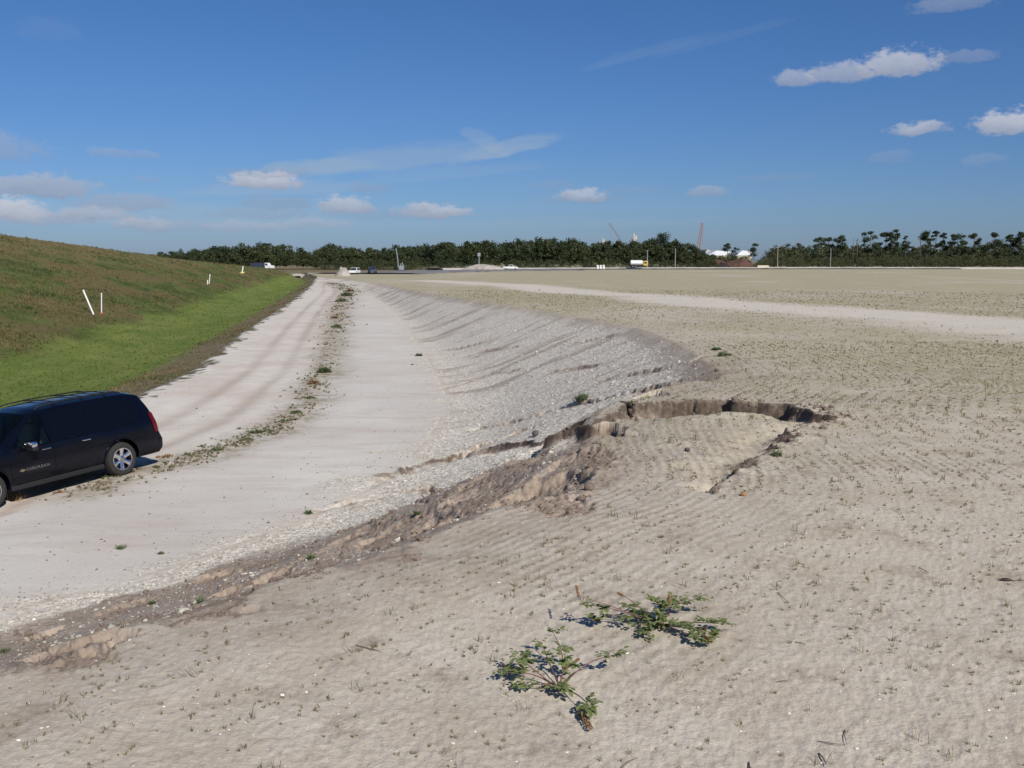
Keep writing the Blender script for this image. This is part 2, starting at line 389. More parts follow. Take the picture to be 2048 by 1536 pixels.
def height(x, y, masks=False):
    x = np.asarray(x, float); y = np.asarray(y, float)
    z, dc, s, dt, t, xr, xt, q, be = base(x, y, True)
    near = sstep(60, 30, y); dist = np.hypot(x, y)
    inS = sstep(-.1, .4, dc) * sstep(.1, -.4, dt)              # on the slope
    on_pl = sstep(.2, -.2, dc)
    lhs = (x < xr)
    # broad undulation
    z = z + .035*fbm(x*.35, y*.35, 11, 3)*np.where(lhs, 0, 1)*sstep(2.0, 4.0, dist)
    # rough lip: terraces in the brown band
    dB = -polydist(BU, x, y)[0]; farz = sstep(16, 18, y); lipw = .8
    wob = dc + .55*fbm(x*.9, y*.9, 21, 3) + .22*pnoise(x*3.1, y*3.1, 25) + .09*pnoise(x*8, y*8, 26)
    nearlip = sstep(30, 18, y)
    brown = sstep(-.35, .05, wob) * (farz*sstep(lipw+.15, lipw-.2, dc + .3*fbm(x*.9, y*.9, 31, 3)) + (1-farz)*sstep(-.18, .14, dB + .32*fbm(x*1.1, y*1.1, 31, 4, .6)))
    st = 0
    for (o, a) in ((.0, .03), (.75, .05), (1.5, .055), (2.1, .035)):
        st = st + a*sstep(o-.04, o+.10, wob + .2*pnoise(x*1.7+o*9, y*1.7, 41))*(.4 + .6*sstep(-.2, .3, pnoise(x*.8 + o*5, y*.8, 47)))
    z = z - nearlip*st*sstep(7, 3.2, dc)*(1 - .0*t) + 0
    # rills down the slope
    sw1 = s + .55*pnoise(x*.35, y*.35, 58) + .2*pnoise(x*1.1, y*1.1, 59)
    rl = fbm(sw1*1.15, dc*.10 + s*.02, 51, 4, .6)
    rl2 = fbm(sw1*4.2, dc*.22, 55, 4, .65)
    rid = (np.abs(rl)*.055 + np.abs(rl2)*.065 - .05)*(.4 + .9*sstep(-.35, .35, fbm(x*.22, y*.22, 57, 2)))
    z = z + inS*rid*np.interp(y, [0, 12, 20, 60, 120, 200], [.12, .25, .55, .24, .18, .1])
    # gravelly relief
    lump = fbm(x*6, y*6, 61, 3, .6)
    gmask = inS*(1 - .9*brown*nearlip)
    z = z + gmask*.030*lump*near
    # drilled rows of sparse grass in the sand, running with the lip
    rows = .5 + .5*np.cos(2*np.pi*(dc + .03*pnoise(x*.7, y*.7, 71))/.11)
    rowm = on_pl*sstep(30, 18, y)*(1 - .65*sstep(0, 1.5, x)*sstep(9, 6.5, y))*(.10 + .9*np.clip(sstep(-.05, .45, fbm(x*.28, y*.28, 73, 3)) + np.exp(-((x-1.7)/1.6)**2-((y-11.5)/2.6)**2) + .8*np.exp(-((x-7)/2.5)**2-((y-21)/4)**2) + .85*np.exp(-((x-.3)/1.3)**2-((y-7.6)/1.5)**2), 0, 1))*(.55 + .45*sstep(-.3, .2, fbm(x*2.4, y*2.4, 74, 3)))
    z = z + rowm*(.0048*rows*(.3+1.1*sstep(-.3,.3,fbm(x*2.2, y*2.2, 79, 3)))) + (1-inS)*np.where(lhs, 0, 1)*near*(.003*fbm(x*6, y*6, 75, 3, .6) + .006*fbm(x*22, y*22, 77, 2))
    soil = np.zeros_like(z)
    # hollows
    if True:
        wx = x + .10*pnoise(x*4, y*4, 81) + .04*pnoise(x*12, y*12, 83); wy = y + .14*pnoise(x*4+9, y*4, 82) + .05*pnoise(x*12, y*12+4, 84)
        for (c, r, d) in HOL:
            dd = np.hypot(wx - c[0], (wy - c[1])*.6)
            m = sstep(r, r*.72, dd)
            z = z - m*d*np.interp(c[1], [5, 8], [.42, .62])*(.75 + .5*sstep(-r, r, (wy - c[1]))); soil = np.maximum(soil, sstep(r*1.3, r*.8, dd))
        for C, d, w in GUL:
            lo = (x > C[:,0].min()-2) & (x < C[:,0].max()+2) & (y > C[:,1].min()-2) & (y < C[:,1].max()+2)
            if not np.any(lo): continue
            g, sg_ = polydist(C, wx[lo], wy[lo]); Lg = np.hypot(*np.diff(C, axis=0).T).sum()
            fade = sstep(0, .8, sg_)*sstep(Lg, Lg-1.2, sg_)*(.45 + .75*sstep(-.3, .3, pnoise(sg_*1.1, g*0+w*31, 91)))
            prof = np.where(g > 0, sstep(.07, 0, g), sstep(-w, 0, g))
            z[lo] = z[lo] - 1.35*d*prof*fade; soil[lo] = np.maximum(soil[lo], sstep(w*1.1, w*.3, np.abs(g+w*.35))*fade*.9)
        lo = (x > RIM[:,0].min()-4) & (x < RIM[:,0].max()+4) & (y > RIM[:,1].min()-5) & (y < RIM[:,1].max()+4)
        if np.any(lo):
            xx, yy = x[lo], y[lo]
            w1 = .34*pnoise(xx*1.1, yy*1.1, 101) + .12*pnoise(xx*2.9, yy*2.9, 102)*(1 + pnoise(xx*.8, yy*.8, 100)) + .03*pnoise(xx*9, yy*9, 103)
            g, sg_ = polydist(RIM, xx + w1, yy + .20*pnoise(xx*1.7+5, yy*1.7, 104) + .05*pnoise(xx*5.5, yy*5.5, 105) + .03*pnoise(xx*13, yy*13, 106))
            g = -g                                                  # positive on the sunk side (right of travel)
            D = np.interp(sg_, DK, DV)*np.clip(.92 + .55*pnoise(sg_*1.1, sg_*0 + 3.3, 171) + .2*pnoise(sg_*3.7, sg_*0 + 7.7, 172), .25, 1.25); Wd = np.interp(sg_, WK, WV)
            ws_ = .42 + .45*sstep(-.35, .35, pnoise(sg_*.8 + 2, sg_*0 + 5.5, 174)); wall = ws_*sstep(0, .13, g) + (1 - ws_)*sstep(.08, .75, g + .22*fbm(xx*2.4, yy*2.4, 173, 3))
            ins = np.exp(-np.clip(g - .22, 0, 99)**1.4 / Wd**1.4)
            z[lo] = z[lo] - D*wall*ins - .05*D/.5*sstep(.0, .25, g)*sstep(.9, .3, g)
            zz = sstep(-.02, .03, g)*sstep(np.where(sg_ < sT, .85, .5)*np.clip(D/.45, .35, 1.2), .12, g)
            soil[lo] = np.maximum(soil[lo], zz*sstep(0.02, .12, D))
            # cracked, crumbling edge on the near plateau side of the curl
            edge = sstep(-.35, -.03, g)*sstep(.2, 0, g)*sstep(.05, .2, D)
            z[lo] = z[lo] + edge*.045*np.abs(fbm(xx*5, yy*5, 107, 3, .6))*np.where(sg_ > sT, 1.6, .5)
            soil[lo] = np.maximum(soil[lo], edge*np.where(sg_ > sT, .9, .35)*sstep(-.2,.2,fbm(xx*3, yy*3, 108, 2)))
    z = z + soil*near*(.030*fbm(x*5, y*5, 175, 4, .7) + .026*fbm(x*19, y*19, 177, 3, .7)) + brown*nearlip*.02*fbm(x*7, y*7, 179, 3, .65)
    # haul road ruts
    dW, _sw = polydist(WEEDL, x, y)
    wr = np.maximum(xr*0 + 5.0, (x - xr) + dW)          # width of the road here
    pr = np.clip((x - xr)/wr, 0, 1)
    rut = np.exp(-((pr-.42)/.05)**2) + np.exp(-((pr-.68)/.05)**2)
    road = (~lhs)*sstep(-.3, .5, dW)*(dt > 0)
    z = z - road*.03*rut + (~lhs)*.06*np.exp(-(dW/.4)**2)*(dt > 0)*(.5+.5*pnoise(y*.5, x*.3, 111))*sstep(300,200,y)
    # rough turf on the hill and in the swale
    hl = sstep(0, 3, xr - x)
    z = z + hl*sstep(420,200,y)*(.10*fbm(x*.35, y*.22, 121, 4, .6) + .10*fbm(x*1.6, y*1.2, 123, 2))*np.where(x < xt, 1.0, .25)
    if not masks: return z
    M = {}
    M['gravel'] = gmask*sstep(0, .5, dc - .2 + .5*fbm(x*.8, y*.8, 181, 3))*np.clip(sstep(-.35, .05, .35 - soil + .4*fbm(x*.5, y*.5, 131, 3) + .35*fbm(s*1.2, dc*.12, 133, 3) ), 0, 1)
    M['gravel'] = np.maximum(M['gravel'], .0)
    M['soil'] = np.maximum(soil, brown*nearlip*np.clip(.8 + .35*fbm(x*1.5, y*1.5, 135, 3), 0, 1))
    farlip = brown*(1-nearlip)*.5*np.clip(.6 + fbm(s*.3, dc*.4, 137, 3)*2, 0, 1)
    M['soil'] = np.maximum(M['soil'], farlip)
    M['soil'] = np.maximum(M['soil'], inS*(1-nearlip*.6)*np.clip(sstep(-.02, .3, fbm(sw1*.6, dc*.10, 139, 4, .65) + np.interp(y, [15, 30, 60, 200], [-.12, -.10, -.02, .05]))*.75, 0, 1))
    dT, sT_ = polydist(TRK, x, y)
    M['soil'] = np.maximum(M['soil'], np.where(x < xr, 0, 1)*nearlip*sstep(-1.5, -.1, dc + .7*fbm(x*1.2, y*1.2, 161, 4, .6))*sstep(.6,-.2,dc)*.38*(.5+.5*sstep(-.2,.3,fbm(x*5, y*5, 163, 3))))
    M['track'] = sstep(6.2, 1.6, np.abs(dT) + 3.4*fbm(x*.13, y*.10, 141, 5, .65))*on_pl
    gr = fbm(x*.10, y*.045, 143, 4, .55)
    gr = gr*.6 + .75*fbm(x*.028 + 3, y*.016, 197, 3)
    M['green'] = on_pl*np.clip(sstep(-.35, .45, gr + np.interp(y, [0, 10, 18, 40, 80, 150, 400], [-.45, -.30, .02, .24, .34, .38, .42])), 0, 1)*(1 - .92*M['track'])
    M['row'] = rowm*(1-rows)*(1 - M['soil'])
    M['road'] = road*1.0
    M['rut'] = road*np.clip(rut, 0, 1)*(.5 + .5*sstep(-.3, .3, fbm(x*.3, y*.1, 145, 3)))
    eg = (xr - x) + 1.5*fbm(x*.4, y*.25, 147, 4, .65) + .5*pnoise(x*2.2, y*1.4, 148)
    M['turf'] = sstep(-.25, .35, eg)
    sw = sstep(.20, .36, q + .08*fbm(x*.4, y*.2, 149, 3))*sstep(1.6, -.4, (xt - x) + 1.8*fbm(x*.25, y*.12, 151, 3))*sstep(330, 250, y)
    M['swale'] = sw*(x < xr)
    weed = np.exp(-((dW + .5*pnoise(x*.6, y*.4, 191))/np.interp(y, [20, 60, 160], [.7, 1.0, 1.8]))**2)*(dt > 0)*sstep(210, 180, y)
    M['pebble'] = np.clip(weed*.8 + sstep(1.5, .2, dt)*(dt > 0)*.5, 0, 1)*(~lhs)
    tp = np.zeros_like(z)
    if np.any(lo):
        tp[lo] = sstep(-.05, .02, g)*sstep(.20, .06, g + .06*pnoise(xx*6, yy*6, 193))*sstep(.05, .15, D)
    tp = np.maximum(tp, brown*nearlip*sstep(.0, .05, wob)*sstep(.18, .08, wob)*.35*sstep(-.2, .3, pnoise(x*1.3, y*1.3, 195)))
    M['top'] = tp; M['weedline'] = np.clip(weed, 0, 1); M['dx'] = z*0
    return z, M, dict(dW=dW, dc=dc, s=s, dt=dt, t=t, xr=xr, xt=xt, be=be)
def HZ(x, y): return float(height(np.array([x]), np.array([y]))[0])
def hitH(u, v):
    """where the line of sight through (u, v) meets the finished ground"""
    c = hit(u, v); ys = np.geomspace(2, c[1]*2.6 + 1, 4200); r = ray(u, v); r = r/r[1]
    z = height(ys*r[0], ys); zr = CAMZ + ys*r[2]; i = int(np.argmax(zr < z))
    return Vector((ys[i]*r[0], ys[i], z[i]))
# ------------------------------------------------------------------ ground material (zones come as vertex masks of what lies where)
def ground_material():
    m = bpy.data.materials.new('ground_material'); m.use_nodes = True; t = m.node_tree; b = t.nodes['Principled BSDF']
    geo = nd(t, 'ShaderNodeNewGeometry'); pos = geo.outputs['Position']
    def at(name):
        a = nd(t, 'ShaderNodeAttribute', attribute_name=name); s = nd(t, 'ShaderNodeSeparateColor', {0: a.outputs['Color']})
        return s.outputs[0], s.outputs[1], s.outputs[2]
    gravel, soil, track = at('za'); green, row, road = at('zb'); rut, turf, swale = at('zc'); pebble, _f, _g = at('zd'); top, wline, _x = at('ze')
    def noise(scale, det=4.0, rough=.6, vec=None, col=False):
        n = nd(t, 'ShaderNodeTexNoise', {'Vector': vec or pos, 'Scale': scale, 'Detail': det, 'Roughness': rough}); return n.outputs['Color' if col else 0]
    nL = noise(.16, 5); nM = noise(1.3, 5, .65); nS = noise(9.0, 5, .7); nF = noise(60.0, 3, .7); nG = noise(.5, 6, .7)
    # sand
    c = mixc(t, mrange(t, nL, .35, .65), (.44,.38,.295), (.54,.475,.38))
    c = mixc(t, mrange(t, nM, .35, .72), c, (.58,.525,.435))
    c = mixc(t, mth(t, 'MULTIPLY', mrange(t, noise(1.9, 8, .78), .53, .66), .62), c, (.255,.195,.145))
    c = mixc(t, mth(t, 'MULTIPLY', mrange(t, nS, .55, .70), .28), c, (.22,.18,.14))
    c = mixc(t, mth(t, 'MULTIPLY', mrange(t, noise(24, 4, .8), .54, .66), .40), c, (.25,.21,.155))
    c = mixc(t, mth(t, 'MULTIPLY', mrange(t, nF, .58, .75), .35), c, (.20,.165,.13))
    # sparse grass seen from afar as a tint, in streaky patches
    gn = mth(t, 'MULTIPLY', green, mrange(t, noise(3.5, 6, .75), .34, .60))
    c = mixc(t, mth(t, 'MULTIPLY', gn, .85), c, (.285,.262,.115))
    c = mixc(t, mth(t, 'MULTIPLY', mth(t, 'MULTIPLY', row, mrange(t, nS, .34, .54)), .75), c, (.24,.20,.13))  # furrows between drill rows coloured darker, standing in for relief shade
    # pale track
    c = mixc(t, mth(t, 'MULTIPLY', track, mrange(t, nG, .25, .55, .55, 1.0)), c, (.60,.545,.455))
    # floor of the cut: pinkish pale sand (the road is the same material, packed)
    sfl = nd(t, 'ShaderNodeMapping', {'Vector': pos, 'Scale': (.35, 1.6, 1.0), 'Rotation': (0, 0, R(-35))})
    nStr = noise(.9, 6, .65, sfl.outputs[0])
    fl = mixc(t, mrange(t, nL, .35, .65), (.545,.505,.45), (.62,.59,.53))
    fl = mixc(t, mth(t, 'MULTIPLY', mrange(t, nStr, .50, .66), .45), fl, (.46,.37,.31))
    fl = mixc(t, mth(t, 'MULTIPLY', mrange(t, nS, .56, .7), .35), fl, (.42,.37,.33))
    rd = mixc(t, mrange(t, nM, .3, .7), (.57,.525,.455), (.68,.64,.565))
    rd = mixc(t, mth(t, 'MULTIPLY', mrange(t, noise(.28, 5, .6), .42, .62), .45), rd, (.50,.40,.33))
    rd = mixc(t, mth(t, 'MULTIPLY', rut, .70), rd, (.42,.34,.275))
    fl = mixc(t, road, fl, rd)
    c = mixc(t, _f, c, fl)
    pv = nd(t, 'ShaderNodeTexVoronoi', {'Vector': pos, 'Scale': 9.0, 'Randomness': 1.0})
    pb = mth(t, 'MULTIPLY', mrange(t, pv.outputs['Distance'], .34, .22), mrange(t, nM, .42, .6))
    c = mixc(t, mth(t, 'MULTIPLY', mth(t, 'MULTIPLY', pb, pebble), .7), c, (.25,.22,.17))
    # gravelly slope: pale broken shell and limerock with grey and brown between
    gv = nd(t, 'ShaderNodeTexVoronoi', {'Vector': pos, 'Scale': 16.0, 'Randomness': 1.0})
    gs = nd(t, 'ShaderNodeSeparateColor', {0: gv.outputs['Color']})
    gv2 = nd(t, 'ShaderNodeTexVoronoi', {'Vector': pos, 'Scale': 45.0, 'Randomness': 1.0})
    gs2 = nd(t, 'ShaderNodeSeparateColor', {0: gv2.outputs['Color']})
    gc = ramp(t, mth(t, 'ADD', mth(t, 'MULTIPLY', gs.outputs[0], .5), mth(t, 'MULTIPLY', gs2.outputs[0], .5)),
              [(0.1, (.27,.225,.18)), (.36, (.52,.465,.39)), (.6, (.69,.645,.55)), (.9, (.84,.80,.71))])
    c = mixc(t, gravel, c, gc)
    dk = nd(t, 'ShaderNodeTexVoronoi', {'Vector': pos, 'Scale': 30.0, 'Randomness': 1.0}); dks = nd(t, 'ShaderNodeSeparateColor', {0: dk.outputs['Color']})
    spk = mth(t, 'MULTIPLY', mrange(t, dk.outputs['Distance'], .30, .16), mth(t, 'GREATER_THAN', dks.outputs[0], .72))
    spk = mth(t, 'MULTIPLY', spk, mth(t, 'SUBTRACT', 1.0, mth(t, 'MAXIMUM', _f, turf)))
    c = mixc(t, mth(t, 'MULTIPLY', spk, mrange(t, nM, .35, .65, .0, .30)), c, (.26,.215,.15))
    # bare eroded soil
    so = mixc(t, mrange(t, nS, .35, .65), (.22,.168,.128), (.36,.285,.22))
    so = mixc(t, mrange(t, nM, .42, .62), so, (.37,.30,.24))
    nr = nd(t, 'ShaderNodeSeparateXYZ', {0: geo.outputs['Normal']})
    so = mixc(t, mth(t, 'MULTIPLY', mrange(t, noise(14, 4, .7), .50, .62), .45), so, (.115,.085,.062))
    c = mixc(t, mth(t, 'MULTIPLY', soil, mrange(t, nS, .2, .5, .55, 1.0)), c, so)
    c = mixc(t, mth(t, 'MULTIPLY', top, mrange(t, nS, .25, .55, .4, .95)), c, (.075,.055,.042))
    wl = mth(t, 'MULTIPLY', wline, mrange(t, noise(1.8, 5, .75), .30, .55))
    c = mixc(t, mth(t, 'MULTIPLY', wl, .85), c, (.33,.27,.20))
    c = mixc(t, mth(t, 'MULTIPLY', mth(t, 'MULTIPLY', wline, mrange(t, noise(2.4, 5, .75), .52, .60)), .85), c, (.13,.145,.07))
    # turf of hill and swale
    hm = nd(t, 'ShaderNodeMapping', {'Vector': pos, 'Scale': (1.0, .45, 1.0)})
    h1 = noise(.14, 6, .66, hm.outputs[0]); h2 = noise(.42, 6, .7, hm.outputs[0]); h3 = noise(5.0, 4, .75)
    tf = mixc(t, mrange(t, h2, .36, .58), (.046,.080,.018), (.135,.175,.044))
    tf = mixc(t, mth(t, 'MULTIPLY', mrange(t, h1, .46, .56), .85), tf, (.19,.145,.063))
    tf = mixc(t, mth(t, 'MULTIPLY', mrange(t, h2, .56, .70), .75), tf, (.155,.090,.055))
    tf = mixc(t, mth(t, 'MULTIPLY', mrange(t, h3, .45, .65), .45), tf, (.05,.045,.02))
    sz = nd(t, 'ShaderNodeSeparateXYZ', {0: pos})
    tf = mixc(t, mth(t, 'MULTIPLY', mrange(t, sz.outputs[2], .6, 4.2), mrange(t, h2, .30, .60)), tf, (.22,.165,.082))
    sw = mixc(t, mrange(t, h2, .35, .65), (.125,.185,.035), (.225,.255,.065))
    sw = mixc(t, mth(t, 'MULTIPLY', mrange(t, h3, .5, .68), .4), sw, (.07,.10,.022))
    tf2 = mixc(t, mrange(t, h3, .4, .6), (.27,.20,.135), (.17,.145,.075))
    tf2 = mixc(t, mrange(t, noise(1.1, 6, .75), .53, .62), tf2, (.095,.12,.038))
    tf = mixc(t, _g, tf, tf2)
    tf = mixc(t, swale, tf, sw)
    c = mixc(t, turf, c, tf)
    t.links.new(c, b.inputs['Base Color'])
    b.inputs['Roughness'].default_value = .95; b.inputs['Specular IOR Level'].default_value = .15
    # relief too fine for the mesh
    nT = noise(26.0, 4, .7)
    hgt = mth(t, 'ADD', mth(t, 'ADD', mth(t, 'MULTIPLY', nS, .003), mth(t, 'MULTIPLY', nT, .006)), mth(t, 'MULTIPLY', nF, .006))
    gh = mth(t, 'MULTIPLY', gravel, mth(t, 'ADD', mth(t, 'MULTIPLY', gv.outputs['Distance'], -.008), mth(t, 'MULTIPLY', gv2.outputs['Distance'], -.006)))
    th = mth(t, 'MULTIPLY', turf, mth(t, 'ADD', mth(t, 'MULTIPLY', h3, .22), mth(t, 'MULTIPLY', h2, .25)))
    hgt = mth(t, 'ADD', mth(t, 'ADD', hgt, gh), mth(t, 'ADD', th, mth(t, 'MULTIPLY', spk, .001)))
    bp = nd(t, 'ShaderNodeBump', {'Height': hgt, 'Strength': .9, 'Distance': 1.0})
    t.links.new(bp.outputs[0], b.inputs['Normal'])
    return m
GM = ground_material()

def build_ground():
    d2 = math.pi/180
    a_f = np.concatenate([np.arange(-60, -33, .5), np.arange(-33, 31, .062), np.arange(31, 60.1, .5)])*d2
    r = [1.6]
    while r[-1] < 4500:
        q = r[-1]; k = .0042 if q < 8 else (.0021 if q < 24 else (.0042 if q < 50 else (.007 if q < 120 else (.010 if q < 500 else .05))))
        r.append(q*(1+k))
    r = np.array(r)
    A, Rr = np.meshgrid(a_f, r); X = Rr*np.sin(A); Y = Rr*np.cos(A)
    na, nr = len(a_f), len(r)
    x = X.ravel(); y = Y.ravel()
    z, M, I = height(x, y, True)
    V = np.stack([x, y, z], 1)
    i = np.arange((nr-1)*na).reshape(nr-1, na)[:, :-1].ravel()
    Q = np.stack([i, i+1, i+1+na, i+na], 1)
    # zone of every face, by what lies under its first corner, with ragged borders
    jit = .12*pnoise(x*2.5, y*2.5, 201)
    zone = np.zeros(len(x), int)                                       # plateau
    zone[(I['dc'] > 0) & (I['dt'] < 0)] = 1                            # eroded slope
    zone[(I['dt'] >= 0)] = 2                                           # floor of the cut
    zone[(I['dt'] >= 0) & (I['dW'] > jit)] = 3               # haul road
    zone[(x < I['xr'] + .25*0 + jit)] = 4                              # swale
    zone[(x < I['xt'] + jit)] = 5                                      # hill
    zone[(y > 330) & (zone != 5) & (zone != 4)] = 0
    M['floor'] = sstep(-.5, .6, I['dt'] + 2.0*fbm(x*.35, y*.35, 207, 5, .65) + .9*pnoise(I['s']*1.3, I['dt']*.12, 209) + .5*pnoise(I['s']*4, I['dt']*.2, 211))*sstep(-2.6, -1.6, I['dt'])*sstep(330, 290, y)
    M['gravel'] = np.maximum(M['gravel'], (1 - M['floor'])*(I['dt'] >= 0)*(I['dt'] < 2.0)*(x > I['xr']))
    M['gravel'] *= np.where(I['dt'] < 0, 1 - M['floor'], 1); M['soil'] *= np.where(I['dt'] < 0, 1 - .8*M['floor'], 1)
    far_l = sstep(292, 304, y)*sstep(-30, -42, x + .04*(y-300))
    M['verge'] = sstep(4.8, 3.0, (I['xr'] - x) + .6*pnoise(x*.5, y*.3, 203))*sstep(-.3, .3, I['xr'] - x)
    M['verge'] = np.maximum(M['verge'], I['be'])
    M['turf'] = np.maximum(np.maximum(M['turf'], sstep(.15, .5, I['be'])*.95), far_l); M['verge'] = np.maximum(M['verge'], far_l); M['track'] *= (1 - far_l)
    zf = zone[Q[:, 0]]
    names = ['ground', 'gravel_slope', 'basin_floor', 'dirt_road', 'grass_swale', 'grass_hill']
    AT = dict(za=('gravel', 'soil', 'track'), zb=('green', 'row', 'road'), zc=('rut', 'turf', 'swale'), zd=('pebble', 'floor', 'verge'), ze=('top', 'weedline', 'dx'))
    for k, nm in enumerate(names):
        q = Q[zf == k]
        if not len(q): continue
        used, inv = np.unique(q, return_inverse=True); v = V[used]; q2 = inv.reshape(q.shape)
        faces = [q2]; mk = {n_: M[n_][used] for n_ in ('gravel','soil','track','green','row','road','rut','turf','swale','pebble','floor','verge','top','weedline','dx')}
        if k == 0:      # rest of the surrounding land, coarse
            ab = np.arange(60, 300.1, 4)*d2; rb = np.concatenate([[0.0], 1.6*1.22**np.arange(0, 41)])
            A2_, R2_ = np.meshgrid(ab, rb); xb = (R2_*np.sin(A2_)).ravel(); yb = (R2_*np.cos(A2_)).ravel(); zb = height(xb, yb)
            j = np.arange((len(rb)-1)*len(ab)).reshape(len(rb)-1, len(ab))[:, :-1].ravel() + len(v)
            faces = [np.vstack([q2, np.stack([j, j+1, j+1+len(ab), j+len(ab)], 1)])]
            # disc under the camera
            v = np.vstack([v, np.stack([xb, yb, zb], 1)])
            n1_ = len(v); ac = np.arange(-60, 60.1, 4)*d2; zc_ = height(np.concatenate([[0], 1.6*np.sin(ac)]), np.concatenate([[0], 1.6*np.cos(ac)]))
            v = np.vstack([v, np.stack([np.concatenate([[0], 1.6*np.sin(ac)]), np.concatenate([[0], 1.6*np.cos(ac)]), zc_], 1)])
            tri = np.array([[n1_, n1_+1+i_+1, n1_+1+i_] for i_ in range(len(ac)-1)])
            faces.append(tri)
            for n_ in mk: mk[n_] = np.concatenate([mk[n_], np.zeros(len(v) - len(mk[n_]))])
        me = npmesh(nm, v, [f_[:, ::-1] for f_ in faces])
        for an, (a, b_, c_) in AT.items():
            ca = me.attributes.new(an, 'FLOAT_COLOR', 'POINT')
            arr = np.ones((len(v), 4), np.float32)
            for ii, nn in enumerate((a, b_, c_)): arr[:, ii] = np.clip(mk[nn], 0, 1)
            ca.data.foreach_set('color', arr.ravel())
        tag(link(nm, me, GM), kind='structure')
build_ground()
# ------------------------------------------------------------------ the black estate car
M_PAINT = material('navy_black_paint', (.0022,.0026,.0065), .20, 0.0, .25, .22, (2.0, .2))
M_TRIM = material('black_trim_plastic', (.012,.012,.013), .55, noise=(30, .2))
M_RUB = material('tyre_rubber', (.022,.021,.020), .85, noise=(14, .35), bump=(60, .2, .003))
M_CHR = material('polished_alloy', (.72,.73,.75), .14, 1.0, noise=(20, .05))
M_ALU = material('brushed_alloy', (.50,.50,.51), .30, 1.0, noise=(20, .1))
M_BADGE = material('dulled_chrome', (.22,.22,.22), .35, .6)
M_DARK = material('dark_void', (.006,.006,.006), .8)
M_SEAT = material('grey_beige_seat_cloth', (.40,.42,.38), .8, noise=(20, .1))
M_RED = material('red_lens', (.10,.002,.004), .3, 0, .15, noise=(30, .15))
M_CLEAR = material('clear_lens', (.55,.56,.58), .12, 0, .8)
def glass_mat(name, tint, alpha):
    m = bpy.data.materials.new(name); m.use_nodes = True; t = m.node_tree; b = t.nodes['Principled BSDF']; out = t.nodes['Material Output']
    tcn = nd(t, 'ShaderNodeTexCoord'); nz = nd(t, 'ShaderNodeTexNoise', {'Vector': tcn.outputs['Object'], 'Scale': 6.0, 'Detail': 3.0})
    b.inputs['Base Color'].default_value = (.003, .004, .006, 1)
    t.links.new(mrange(t, nz.outputs[0], .3, .7, .03, .09), b.inputs['Roughness'])
    tr = nd(t, 'ShaderNodeBsdfTransparent', {0: tint + (1,)}); mx = nd(t, 'ShaderNodeMixShader', {0: alpha, 1: tr.outputs[0], 2: b.outputs[0]})
    t.links.new(mx.outputs[0], out.inputs['Surface']); return m
M_GLASS_T = glass_mat('tinted_glass', (.10,.11,.12), .75)
M_GLASS_C = glass_mat('clear_glass', (.62,.72,.66), .42)

CL_, CW_, CH_ = 5.65, 1.0, 1.90
def c_top(x):  return float(np.interp(x, [0.0, .12, .35, .6, 1.2, 2.4, 3.1, 3.38, 4.06, 4.25, 5.2, 5.5, 5.65], [1.84, 1.89, 1.925, 1.95, 1.965, 1.975, 1.94, 1.86, 1.26, 1.20, 1.13, 1.06, .92]))
def c_side(x, z):
    y = float(np.interp(z, [.30, .40, .55, .80, 1.02, 1.14, 1.20, 1.80, 1.95], [.90, .965, .995, 1.005, .99, .975, .945, .735, .66]))
    y -= .16*max(0, (x-5.0)/.65)**2 + .07*max(0, (.55-x)/.55)**2*(1 if z > .8 else .7)
    return y
def c_xr(z): return float(np.interp(z, [.3, .45, .72, .78, 1.15, 1.5, 1.8, 1.95], [.10, .0, .0, .07, .10, .22, .38, .55]))
def body_solid(inset=0.0, x0=None, x1=None, zb=.34):
    xs = sorted(set(list(np.linspace(0, 5.65, 58)) + [.03, 5.6, 3.38, 4.06])) if x0 is None else list(np.linspace(x0, x1, 30))
    nl, ntop = 14, 6
    rings = []; bm = bmesh.new()
    for x in xs:
        zt = c_top(x) - inset*1.2; half = []
        rimz = zt - .07
        for j in range(nl):
            z = zb + (rimz - zb)*j/(nl-1)
            half.append((c_side(x, z) - inset, z))
        ye = half[-1][0]
        for k in range(1, ntop+1):
            a = k/ntop
            y = ye*(1 - a) ; z = rimz + .07*(1 - (1-min(1, a*1.6))**2.4)*(.72) + .02*math.sin(a*math.pi/2)
            half.append((y, z))
        half = [(0.0, zb)] + [(half[0][0]*.6, zb)] + half
        ring = half + [(-y, z) for y, z in half[-2:0:-1]]
        vs = []
        for y, z in ring:
            xx = x
            if x0 is None and x < .9: xx = x + c_xr(z)*(1 - x/.9)
            vs.append(bm.verts.new((xx, y, z)))
        rings.append(vs)
    n = len(rings[0])
    for a, b in zip(rings, rings[1:]):
        for k in range(n): bm.faces.new((a[k], b[k], b[(k+1) % n], a[(k+1) % n]))
    bm.faces.new(rings[0]); bm.faces.new(rings[-1][::-1])
    bmesh.ops.recalc_face_normals(bm, faces=bm.faces)
    return bm
def to_obj(bm, name='tmp'):
    me = bpy.data.meshes.new(name); bm.to_mesh(me); bm.free(); o = bpy.data.objects.new(name, me); COL.objects.link(o); return o
def cut(ob, cutters):
    for c in cutters:
        md = ob.modifiers.new('b', 'BOOLEAN'); md.operation = 'DIFFERENCE'; md.object = c; md.solver = 'EXACT'
    dg = bpy.context.evaluated_depsgraph_get(); me = bpy.data.meshes.new_from_object(ob.evaluated_get(dg))
    nm = ob.name; bpy.data.objects.remove(ob)
    for c in cutters: bpy.data.objects.remove(c)
    return me
AXR, AXF, WR = 1.22, 4.52, .40
